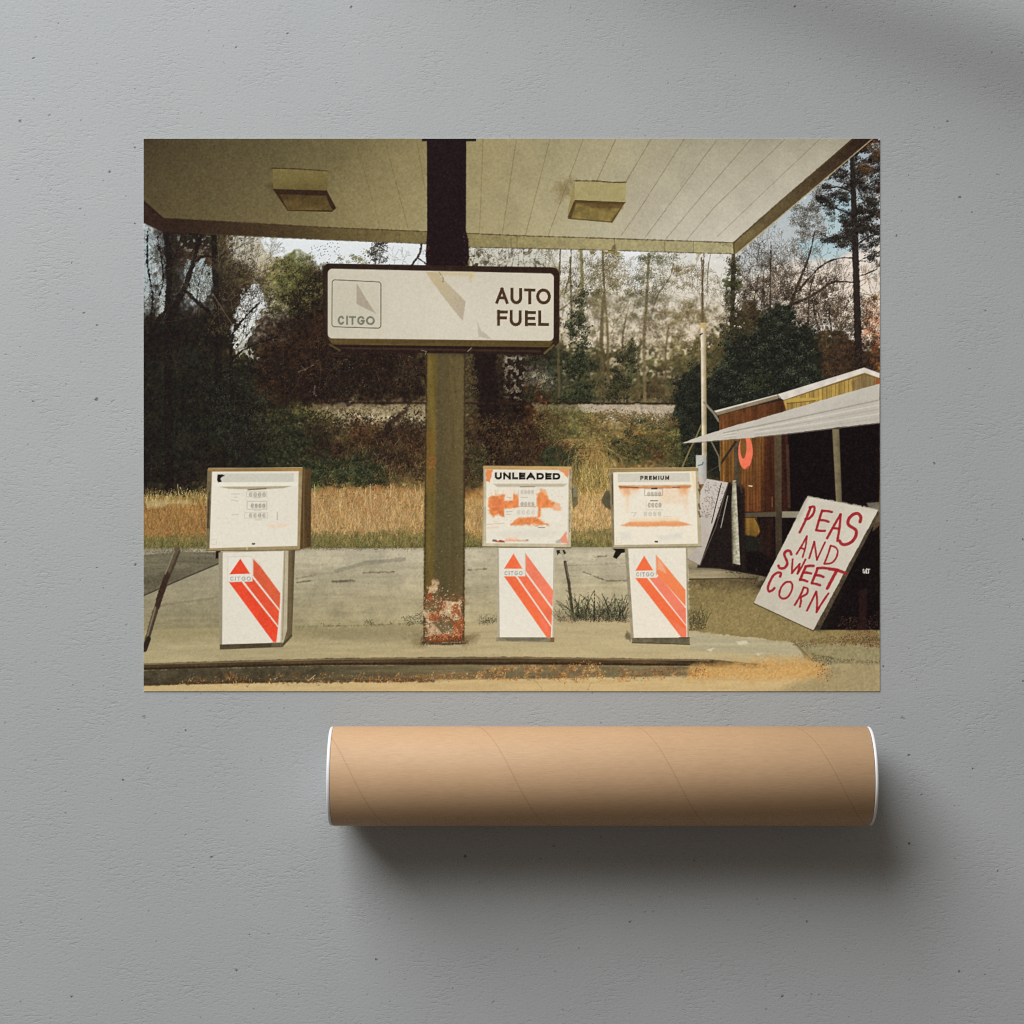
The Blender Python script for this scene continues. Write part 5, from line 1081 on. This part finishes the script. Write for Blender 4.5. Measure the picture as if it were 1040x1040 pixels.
fill([(215.5, 479.2), (303.4, 478.8), (302, 554.6), (213, 557)], PANEL, 1, .8, tex=.012, texn=N60, id=pid)
fill([(220.6, 481.2), (298.8, 480.8), (298.4, 489.6), (220.6, 490)], (202, 199, 184), 1, .8)
fill([(221, 482.2), (226, 482), (228.6, 483.4), (225.4, 484.6), (224, 486.4), (225.4, 489.4), (222, 490.2), (220.6, 488)], (26, 22, 20), 1, .7)
fill([(217, 490.6), (302, 490), (302, 494), (218, 494.4)], (232, 226, 210), .9, .9); fill([(223, 494.6), (296, 493.8), (288, 496), (262, 497.4), (232, 496.6)], (168, 156, 124), .9, 1)
line([(252, 497.6), (270, 496.4)], 1.4, (110, 98, 68), .8)
for y0, n in ((500.8, 4), (522, 4)): digits(252.5, 270.5, y0, y0+3.4, n, (96, 90, 82), .75)
digits(254.5, 270, 512.2, 515.6, 4, (84, 80, 76), .85); frame(251, 271, 509.4, 517.4, (150, 142, 126), .6); frame(250.5, 271, 499.6, 504.8, (168, 160, 142), .45); frame(248.6, 272, 520.8, 526.6, (168, 160, 142), .45)
for a_, b_ in ((258, 505.8), (258, 519), (259, 528.2)): line([(a_, b_), (a_+7, b_)], .7, (176, 168, 150), .7)
for p in ([(235, 502), (243, 502)], [(238, 505), (241, 505.6)], [(235, 508), (242, 509)], [(236, 523), (242, 523)]): line(p, 1, (196, 190, 178), .8)
line([(281.6, 521), (281.8, 528)], .9, (170, 162, 144), .8)
fill([(270, 533), (294, 532.4), (290, 535), (276, 536)], (236, 200, 168), .7, 3); frame(214.5, 220, 548, 553, (190, 176, 150), .4)
line([(256.6, 552.6), (258.4, 552.6)], 1.8, (70, 58, 46), .9); line([(251, 556.4), (251, 559)], 1.2, (214, 200, 150), .7)
line([(209.4, 559.6), (304.6, 558.8)], .9, (92, 76, 52), .8)
fill([(219.4, 560), (224, 560), (223, 567.4), (219, 567.6)], (28, 18, 18), 1, .8, id=pid)
fill([(222, 561.4), (226.6, 561.2), (226, 655), (223, 655)], (150, 140, 116), 1, .8, id=pid)
fill([(292.6, 559.4), (299.7, 559), (296.8, 644), (287, 655)], (108, 94, 66), 1, .8, tex=.12, texn=NV, id=pid, grad=((86, 74, 50), (292, 0), (299, 0)))
fill([(287.6, 559.6), (293, 559.4), (291.6, 640), (287.6, 654), (284.6, 654)], (186, 174, 146), 1, .8, tex=.04, id=pid); line([(289.4, 560), (287, 650)], .8, (122, 106, 78), .6)
fill([(226.3, 561.2), (288.2, 560), (284.8, 653.4), (225.7, 654.8)], (224, 217, 200), 1, .8, tex=.012, texn=N60, id=pid)
fill([(223.4, 654.8), (284, 653), (287.6, 653.4), (296.8, 643.6), (296.8, 646.8), (287, 657.4), (223.4, 660)], (76, 66, 48), 1, .8, tex=.12, id=pid); fill([(276, 653), (287, 653), (287, 657), (276, 657)], (112, 98, 70), .7, 1.5)
emblem([(244.2, 567.6), (254.1, 582.9), (233.2, 583.5)], 233.6, 585.8, 21.4, [(231.8, 566.4), (256.2, 565.8), (256.2, 590.3), (231.8, 591)],
       [[(232.7, 591.6), (245.4, 591), (282.4, 637.6), (280.8, 652.4), (277.6, 652.4)], [(248, 591), (256.4, 590.6), (256.6, 587.2), (283.6, 620.8), (282.6, 635.6)], [(257.3, 568), (265, 576), (284.8, 602.8), (284, 619), (257.3, 585)]],
       [(231, 74, 46), (230, 84, 54), (222, 94, 62)], pid)
frame(231.6, 256.4, 565.8, 591, (190, 182, 166), .5, .5)
fill([(258, 569), (262, 573), (280, 600), (284, 612), (276, 604)], (206, 104, 66), .3, 4, wob=2); leaves([(268, 620), (282, 632), (280, 650), (270, 640)], 10, (.4, .7), [(150, 50, 36)], .7, 0)
# --- second pump (rusted face)
pid = PART['printed_pump_b']
fill([(580, 497), (586, 494), (587, 512), (582, 517)], (98, 92, 66), .9, 1, tex=.15); fill([(582, 492), (586, 493), (586, 505), (582, 505)], (142, 138, 112), .6, 1.2)
fill([(491, 473.2), (580.4, 474), (579.6, 556), (489.8, 555)], (196, 184, 154), 1, .8, tex=.05, id=pid)
fill([(491.4, 473.6), (580, 474.2), (580, 477.6), (492, 477)], (194, 152, 92), .9, .9, tex=.12, texn=NH); line([(491, 473.2), (580.4, 474)], .7, (120, 98, 66), .6)
line([(491.6, 476), (490.4, 554)], .8, (140, 128, 98), .6); line([(579, 477), (578.6, 540)], .9, (96, 80, 60), .6, wob=.3)
fill([(493.8, 477), (577.4, 477.8), (576.4, 552.6), (493.8, 552)], (231, 224, 206), 1, .8, tex=.012, texn=N60, id=pid)
fill([(502, 478.6), (569, 479), (569, 489), (500, 489)], (220, 212, 196), .6, 2)
RU = (224, 128, 70)
fill([(493.6, 476.6), (501, 477), (498.6, 484), (497, 489.6), (494, 488)], RU, .9, 1, wob=.8); fill([(568, 477.6), (577.4, 477.8), (576.6, 486), (573, 482)], RU, .8, 1.2, wob=.8)
fill([(501, 491.6), (576, 491.6), (572, 494.6), (505, 494.8)], (178, 166, 138), .75, 1.6)
RUST2 = [([(496.4, 505), (500, 503), (512, 503.4), (512, 509.8), (521, 509.4), (521.6, 503), (526.6, 503.6), (526.8, 516.4), (512.4, 517), (511.8, 524), (506, 523), (500, 525.4), (496.6, 521)], 1.), ([(545, 502), (551, 500.6), (555, 502.6), (556.6, 508), (562.6, 511), (560, 516.6), (549.6, 517), (549.4, 525), (546, 526), (546.4, 516.6), (544.6, 514)], 1.),
         ([(518.6, 533.2), (524, 528), (532, 525.8), (545, 526), (552, 530), (556, 533.6), (540, 533.2)], .95), ([(561, 512), (568, 511.6), (570.6, 516), (568, 520), (562, 519)], .5), ([(548, 497), (554, 497), (556, 503), (548, 503)], .45)]
for p, a in RUST2: fill(p, (238, 196, 150), a*.6, 3.5, wob=1)
for p, a in RUST2: fill(p, RU, a*.92, 2.2, wob=1.3, tex=.1, texn=N3)
x, y = scatter([(496, 500), (572, 498), (570, 535), (497, 536)], 260); k_ = at(N6, x, y) > .1; x, y = x[k_], y[k_]; dabs(x, y, rng.uniform(.3, .8, len(x)), .4, rng.uniform(0, 3, len(x)), pick([(232, 170, 122), (222, 150, 96), (206, 190, 168)], len(x)), .4)
for i in range(26):
    x = rng.choice([rng.uniform(497, 513), rng.uniform(521, 527), rng.uniform(545, 556)]); line([(x, rng.uniform(497, 503)), (x, 507)], .9, (228, 156, 100), .35, 1.4)
fill([(501, 505), (510, 508), (508, 520), (500, 518)], (206, 112, 72), .5, 4, wob=2)
fill([(526.8, 494.6), (543.8, 494.8), (543.8, 514.4), (526.8, 514)], (229, 221, 203), 1, .8); line([(527, 514.4), (543.8, 514.8)], .8, (186, 120, 70), .6)
fill([(513, 495.5), (521, 495.5), (521, 508.6), (513, 508.6)], (234, 220, 198), .95, 1.2); fill([(512.4, 518), (546, 518.4), (545, 524.8), (512.4, 524.6)], (230, 222, 206), .95, 1); fill([(551, 518), (570, 519), (570, 532), (553, 528)], (233, 226, 210), .8, 1.5)
line([(528, 494.6), (543, 494.4)], 1, (132, 120, 96), .8)
digits(528.4, 542.6, 498.4, 501.6, 4, (132, 126, 114), .6); digits(528.4, 543, 510.6, 513.8, 4, (104, 100, 94), .8); digits(524, 544, 518.8, 522.4, 4, (160, 154, 142), .6)
for p in ([(529, 505.4), (536, 505.4)], [(514, 520), (520, 519.6)], [(514, 522.6), (519, 522.6)], [(515, 505), (519, 506)]): line(p, .8, (180, 170, 152), .7)
line([(494, 533), (512, 531.6)], 1, (206, 186, 160), .7); line([(495, 536.4), (506, 535.6)], 1.6, (236, 196, 164), .7, 2); line([(547, 535.8), (553, 536)], .9, (110, 96, 80), .7)
fill([(500, 540), (545, 538), (568, 540), (560, 546), (510, 546)], (218, 212, 196), .6, 4)
for p, c in (([(501, 549), (504, 549.6)], (96, 66, 50)), ([(505, 550), (512, 550.4)], (196, 88, 58)), ([(508, 549.8), (511, 550)], (120, 50, 36)), ([(514, 549), (526, 549)], (236, 150, 116)), ([(527, 549.6), (536, 549.4)], (206, 180, 150))): line(p, 1.7, c, .8, 1.2, wob=.4)
fill([(516, 545.6), (526, 546), (524, 549.6), (512, 549.6)], (240, 190, 160), .6, 2); line([(534.6, 548.6), (536, 548.8)], 1.4, (150, 136, 110), .8)
fill([(575.4, 539), (576.6, 552), (569, 552), (571, 545)], (232, 138, 108), .85, 1.5, wob=.7); fill([(564, 550), (570, 547), (569, 552), (565, 552)], (150, 146, 130), .6, 1.5)
word('UNLEADED', even(502.4, 569.2, (7.6, 8.6, 6.4, 6.8, 9.4, 8.4, 6.8, 8.4), .9), 479.9, 487.0, 2.0, (24, 18, 20), 1, .009)
line([(490, 555.6), (579.6, 556.6)], .9, (96, 80, 56), .85)
fill([(504.6, 557), (508, 557), (508.4, 648), (505, 648)], (176, 166, 142), 1, .8, id=pid)
fill([(506.6, 556.8), (563.2, 556.6), (562.2, 647.8), (507.6, 647.6)], (229, 223, 208), 1, .8, tex=.01, texn=N60, id=pid)
line([(562.6, 557), (561.6, 648)], 1, (160, 148, 122), .7)
fill([(504, 647.6), (562.8, 647.6), (562.8, 652.6), (504, 651.4)], (132, 124, 100), 1, .8, tex=.15, id=pid); fill([(510, 648), (555, 648), (548, 651.4), (516, 651)], (108, 102, 86), .8, 1.5); fill([(559, 648), (562.8, 648), (562.8, 652.6), (559, 652)], (120, 84, 50), .9, 1)
emblem([(521.5, 562.4), (530.6, 577.8), (511.9, 577.8)], 512.2, 580.2, 18.6, [(510.6, 562), (533.2, 562), (533.2, 585.2), (511, 585.2)],
       [[(511.8, 585.6), (523.6, 585.6), (559.8, 637.4), (559.4, 647.4), (555, 647.4)], [(525.6, 585.6), (533.3, 585.6), (533.4, 582.4), (560.6, 619.4), (560.2, 635.6)], [(533.8, 562.3), (561.8, 600), (561, 617), (533.9, 580.2)]],
       [(243, 112, 70), (240, 116, 78), (238, 128, 98)], pid)
line([(533.4, 562), (533.4, 583)], .8, (190, 182, 166), .7); fill([(546, 622), (556, 634), (559, 646), (552, 640)], (240, 128, 110), .6, 3)
# hose and weeds between the pumps
fill([(565, 559), (573, 558.6), (575, 562), (572, 564), (568, 562), (566, 564)], (44, 36, 30), 1, .8)
line([(570, 560), (574, 571)], 3, (176, 168, 146), .95); line([(573.6, 571), (577, 588), (579.4, 606), (581.5, 623)], 3, (70, 62, 48), 1, .8, wob=.3); line([(574.4, 572), (577.6, 588)], .9, (140, 130, 106), .6)
line([(578, 602), (575, 600)], 1, (80, 72, 54), .8)
leaves([(566, 626), (640, 626), (640, 632), (566, 632)], 420, (.4, 1.1), [(70, 52, 40), (92, 62, 44), (54, 42, 32), (110, 84, 58)], .8, 1)
blades([(578, 626), (636, 624), (636, 631), (578, 631)], 120, (6, 26), [(46, 48, 33), (34, 36, 25), (62, 63, 42), (88, 86, 58)], .8, .42, .92, 1, bend=.5)
blades([(566, 628), (574, 628), (574, 631), (566, 631)], 14, (6, 13), [(60, 58, 42)], .35, .6, .85, 1)
leaves([(584, 618), (636, 618), (636, 630), (584, 630)], 260, (.5, 1.2), [(44, 46, 32), (30, 32, 24)], .75, 2)
blades([(700, 634), (717, 636), (717, 640), (700, 640)], 46, (6, 22), [(60, 57, 39), (84, 78, 50), (44, 42, 30)], .55, .3, .8, 1)
leaves([(700, 622), (716, 620), (718, 638), (700, 640)], 110, (.4, 1.1), [(92, 82, 52), (60, 56, 38), (44, 40, 30), (176, 160, 112)], .8, 1)
# --- third pump
pid = PART['printed_pump_c']
fill([(610.5, 508), (615, 499), (622, 498), (622, 519), (614, 515)], (92, 84, 62), 1, 1, tex=.1, id=pid)
fill([(618.6, 476.4), (709, 475.4), (712.4, 555.2), (622, 556.6)], (178, 166, 134), 1, .8, tex=.05, id=pid)
fill([(618.6, 476.4), (709, 475.4), (709, 478.6), (619, 480)], (150, 124, 80), .9, .9, tex=.12, texn=NH); line([(618.6, 476), (709, 475)], .7, (206, 186, 142), .7)
fill([(618.6, 479), (622.8, 480), (624, 553), (622, 556)], (132, 118, 88), .9, .9, tex=.15); line([(621.6, 482), (622.4, 512)], 1.1, (66, 56, 48), .8, wob=.2)
fill([(622.8, 480), (706.2, 478.8), (708.8, 552.4), (624, 553.8)], (234, 225, 205), 1, .8, tex=.01, texn=N60, id=pid)
line([(703, 480), (706, 500)], 2.2, (236, 200, 140), .55, 2)
fill([(627.4, 481.2), (700.4, 480.4), (700.6, 489.4), (627.6, 490)], (208, 202, 186), 1, .8)
for x0, x1, yy_, a in ((630, 649, 503, .8), (634, 640, 520, .3), (688, 700, 502, .8), (694, 699, 522, .35), (668, 698, 512, .25)):
    fill([(x0, 494.6), (x1, 494.4), (x1-2, yy_), (x0+3, yy_)], (230, 152, 92), a*.7, 5, wob=1)
fill([(628, 494), (702, 493.4), (700, 496), (646, 496.6), (630, 496.4)], (196, 122, 72), .85, 1.4, wob=.3); line([(629, 494.6), (648, 495.4)], 1.2, (128, 66, 38), .7); line([(683, 495.2), (690, 495)], 1, (110, 60, 40), .7)
line([(628, 493.4), (701, 492.8)], .8, (180, 158, 126), .7)
fill([(640, 498), (654, 498), (656, 526), (640, 526)], (232, 224, 206), .7, 3)
frame(654.6, 672.8, 496.6, 503.4, (128, 116, 96), .6); line([(662, 496.6), (667, 496.4)], 1.6, (54, 42, 34), .9); digits(657, 671.6, 500.2, 503.6, 4, (104, 98, 90), .75); digits(657.4, 672, 511.4, 515.2, 4, (92, 86, 80), .85); digits(653, 672, 520.4, 524, 4, (140, 134, 124), .65)
line([(660.6, 508.8), (667.8, 508.8)], 1.2, (110, 102, 92), .75); line([(656, 509), (656, 518), (673, 518)], .6, (196, 186, 166), .7); line([(641, 521), (646, 521), (643.4, 524.6)], .9, (186, 180, 170), .8); line([(674, 524.6), (681, 525)], .8, (206, 196, 176), .7)
fill([(631, 533.8), (640, 530), (690, 529.4), (703, 533.6), (690, 534.6), (636, 535)], (228, 152, 100), .95, 1.8, wob=.4); fill([(640, 527), (690, 526), (690, 531), (640, 531)], (238, 196, 146), .45, 3)
fill([(628, 541), (640, 540), (642, 548), (632, 548)], (218, 212, 200), .6, 3); fill([(668, 545), (694, 541), (692, 547), (670, 549)], (216, 211, 200), .7, 3); frame(626, 631, 546, 552, (200, 186, 160), .4)
line([(665.6, 550.2), (667.4, 550.4)], 1.9, (84, 72, 60), .95); line([(622, 556.6), (712.4, 555.4)], .8, (118, 102, 74), .8)
word('PREMIUM', even(650, 679.6, (1, 1, .9, 1.25, .35, 1.1, 1.25), .3), 483.4, 487.7, 1.15, (58, 48, 40), .95, -.005)
for y_ in (490, 497, 512, 520): line([(709.6, y_), (710.8, y_+5)], 1.5, (62, 52, 42), .7, 1, wob=.4)
fill([(709, 484), (712, 486), (712, 492), (709.6, 492)], (210, 180, 162), .7, 1)
fill([(622, 557.4), (637, 557.4), (636.6, 561), (631, 562), (626, 568), (622.4, 566), (625, 560)], (30, 22, 18), 1, .8, id=pid)
fill([(634.4, 557.6), (638.4, 557.6), (644, 648), (641, 650)], (150, 140, 116), 1, .8, tex=.08, id=pid)
fill([(637.8, 557.6), (697, 556.8), (698.6, 648), (643.6, 648.2)], (231, 223, 205), 1, .8, tex=.01, texn=N60, id=pid)
line([(697.2, 557), (698.8, 648)], 1.6, (150, 138, 110), .75)
fill([(641.4, 648), (700.4, 647.8), (700.4, 654.6), (642, 652.8)], (104, 96, 74), 1, .8, tex=.15, id=pid); line([(642, 653), (700.4, 654.8)], 1, (56, 48, 36), .8); line([(690, 647.8), (700, 648)], 1, (50, 42, 32), .8)
fill([(636, 640), (641, 644), (641, 652), (635, 647)], (84, 74, 54), .7, 2, wob=1)
emblem([(654.2, 564.6), (663.3, 579.5), (645.2, 579.9)], 646, 581.4, 18, [(643.4, 564), (666, 563.6), (666, 586.8), (645, 587)],
       [[(645, 587.3), (657, 587.3), (696.8, 636.4), (697, 647.2), (691.6, 647.2)], [(659.4, 587.3), (666.8, 586.9), (669, 584.6), (696.4, 618.2), (696.7, 635)], [(666.5, 564.4), (671, 569), (696, 599.2), (696.2, 616), (667, 583)]],
       [(246, 112, 68), (241, 128, 100), (240, 130, 82)], pid)
fill([(666.6, 565), (671, 569), (676, 582), (668, 578)], (238, 200, 168), .5, 2, wob=1.5); line([(666.2, 563.6), (666.6, 584)], .8, (206, 140, 110), .6); fill([(684, 632), (697, 640), (697, 647), (690, 645)], (240, 136, 112), .55, 3); frame(643.4, 645, 564, 574, (196, 188, 172), .4)

# =============================================================== 9 print grain, soft contrast
def blur(a):
    for ax in (0, 1): a = .25*np.roll(a, 1, ax)+.5*a+.25*np.roll(a, -1, ax)
    return a
b = blur(INK); b[[0, -1]] = INK[[0, -1]]; b[:, [0, -1]] = INK[:, [0, -1]]
b2 = blur(blur(b)); vm = ((YY < 505)[..., None] & (IDS == 0)[..., None])
INK = INK+np.where(vm, .55, .3)*(INK-b2)
g = blur(rng.normal(0, 1, (PH, PW, 1)).astype(np.float32))
INK = np.clip(INK+g*(5+6*np.clip(1-INK.mean(2, keepdims=True)/255, 0, 1))*1.0+rng.normal(0, 1.2, INK.shape), 6, 246)

# ------------------------------------------------------------------ poster: a sheet of paper, the printed picture as flat pieces on it
def ink_material():
    k = Nodes('printed_ink')
    a = k.n('ShaderNodeAttribute'); a.attribute_name = 'ink'; a.attribute_type = 'GEOMETRY'
    k.l(a.outputs['Color'], k.b.inputs['Base Color'])
    k.b.inputs['Roughness'].default_value = .7; k.b.inputs['Specular IOR Level'].default_value = .08
    return k.m
def paper_material():
    k = Nodes('paper'); tc = k.n('ShaderNodeTexCoord').outputs['Object']
    k.l(k.mix(k.noise(tc, 300, 3), (.74, .73, .71), (.8, .79, .77)), k.b.inputs['Base Color']); k.b.inputs['Roughness'].default_value = .8
    return k.m
TOP = .0007
FALLOFF_GAIN = (0.9796, 0.0956, 0.0739, -0.0297, 0.0244, 0.0035)
px0, px1, py0, py1 = wx(PX0), wx(PX1), wy(PY1), wy(PY0)
pcx, pcy = (px0+px1)/2, (py0+py1)/2
bm = bmesh.new()
for z in (.0002, TOP-.00006):
    for x, y in ((px0, py0), (px1, py0), (px1, py1), (px0, py1)): bm.verts.new((x-pcx, y-pcy, z))
bm.verts.ensure_lookup_table(); v = bm.verts
for q in ((3, 2, 1, 0), (4, 5, 6, 7), (0, 1, 5, 4), (1, 2, 6, 5), (2, 3, 7, 6), (3, 0, 4, 7)): bm.faces.new([v[i] for i in q])
me = bpy.data.meshes.new('poster'); bm.to_mesh(me); bm.free()
poster = link('poster', me, paper_material()); poster.location = (pcx, pcy, 0)
tag(poster, 'colour photo poster of an old petrol station with three pumps lying flat on concrete', 'poster')

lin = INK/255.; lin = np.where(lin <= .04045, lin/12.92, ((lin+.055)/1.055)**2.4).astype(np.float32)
# print brightened towards right and bottom: lamp falloff cancelled in the colour
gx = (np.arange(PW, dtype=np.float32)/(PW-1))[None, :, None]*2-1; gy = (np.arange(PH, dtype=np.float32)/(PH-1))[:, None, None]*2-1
lin = np.clip(lin*(FALLOFF_GAIN[0]+FALLOFF_GAIN[1]*gx+FALLOFF_GAIN[2]*gy+FALLOFF_GAIN[3]*gx*gy+FALLOFF_GAIN[4]*gx*gx+FALLOFF_GAIN[5]*gy*gy), .001, .92)
ink = ink_material()
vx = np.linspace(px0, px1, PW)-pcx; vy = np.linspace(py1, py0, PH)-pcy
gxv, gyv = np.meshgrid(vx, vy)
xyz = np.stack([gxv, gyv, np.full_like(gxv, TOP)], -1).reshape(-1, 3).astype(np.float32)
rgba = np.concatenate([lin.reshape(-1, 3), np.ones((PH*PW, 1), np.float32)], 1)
i0 = (np.arange(PH-1)[:, None]*PW+np.arange(PW-1)[None]).astype(np.int32)
quads = np.stack([i0+PW, i0+PW+1, i0+1, i0], -1)
cell = IDS[:-1, :-1]
def printed(name, sel, label=None, parent=poster):
    q = quads[sel]
    if len(q) == 0: return None
    used, inv = np.unique(q.ravel(), return_inverse=True)
    me = bpy.data.meshes.new(name); n = len(q)
    me.vertices.add(len(used)); me.vertices.foreach_set('co', xyz[used].ravel())
    me.loops.add(n*4); me.loops.foreach_set('vertex_index', inv.astype(np.int32).ravel())
    me.polygons.add(n); me.polygons.foreach_set('loop_start', np.arange(0, n*4, 4, dtype=np.int32)); me.polygons.foreach_set('loop_total', np.full(n, 4, np.int32))
    me.update(calc_edges=True)
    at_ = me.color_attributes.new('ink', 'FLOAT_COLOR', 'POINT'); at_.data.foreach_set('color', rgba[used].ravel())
    o = link(name, me, ink, parent)
    if label: o['label'] = label
    return o
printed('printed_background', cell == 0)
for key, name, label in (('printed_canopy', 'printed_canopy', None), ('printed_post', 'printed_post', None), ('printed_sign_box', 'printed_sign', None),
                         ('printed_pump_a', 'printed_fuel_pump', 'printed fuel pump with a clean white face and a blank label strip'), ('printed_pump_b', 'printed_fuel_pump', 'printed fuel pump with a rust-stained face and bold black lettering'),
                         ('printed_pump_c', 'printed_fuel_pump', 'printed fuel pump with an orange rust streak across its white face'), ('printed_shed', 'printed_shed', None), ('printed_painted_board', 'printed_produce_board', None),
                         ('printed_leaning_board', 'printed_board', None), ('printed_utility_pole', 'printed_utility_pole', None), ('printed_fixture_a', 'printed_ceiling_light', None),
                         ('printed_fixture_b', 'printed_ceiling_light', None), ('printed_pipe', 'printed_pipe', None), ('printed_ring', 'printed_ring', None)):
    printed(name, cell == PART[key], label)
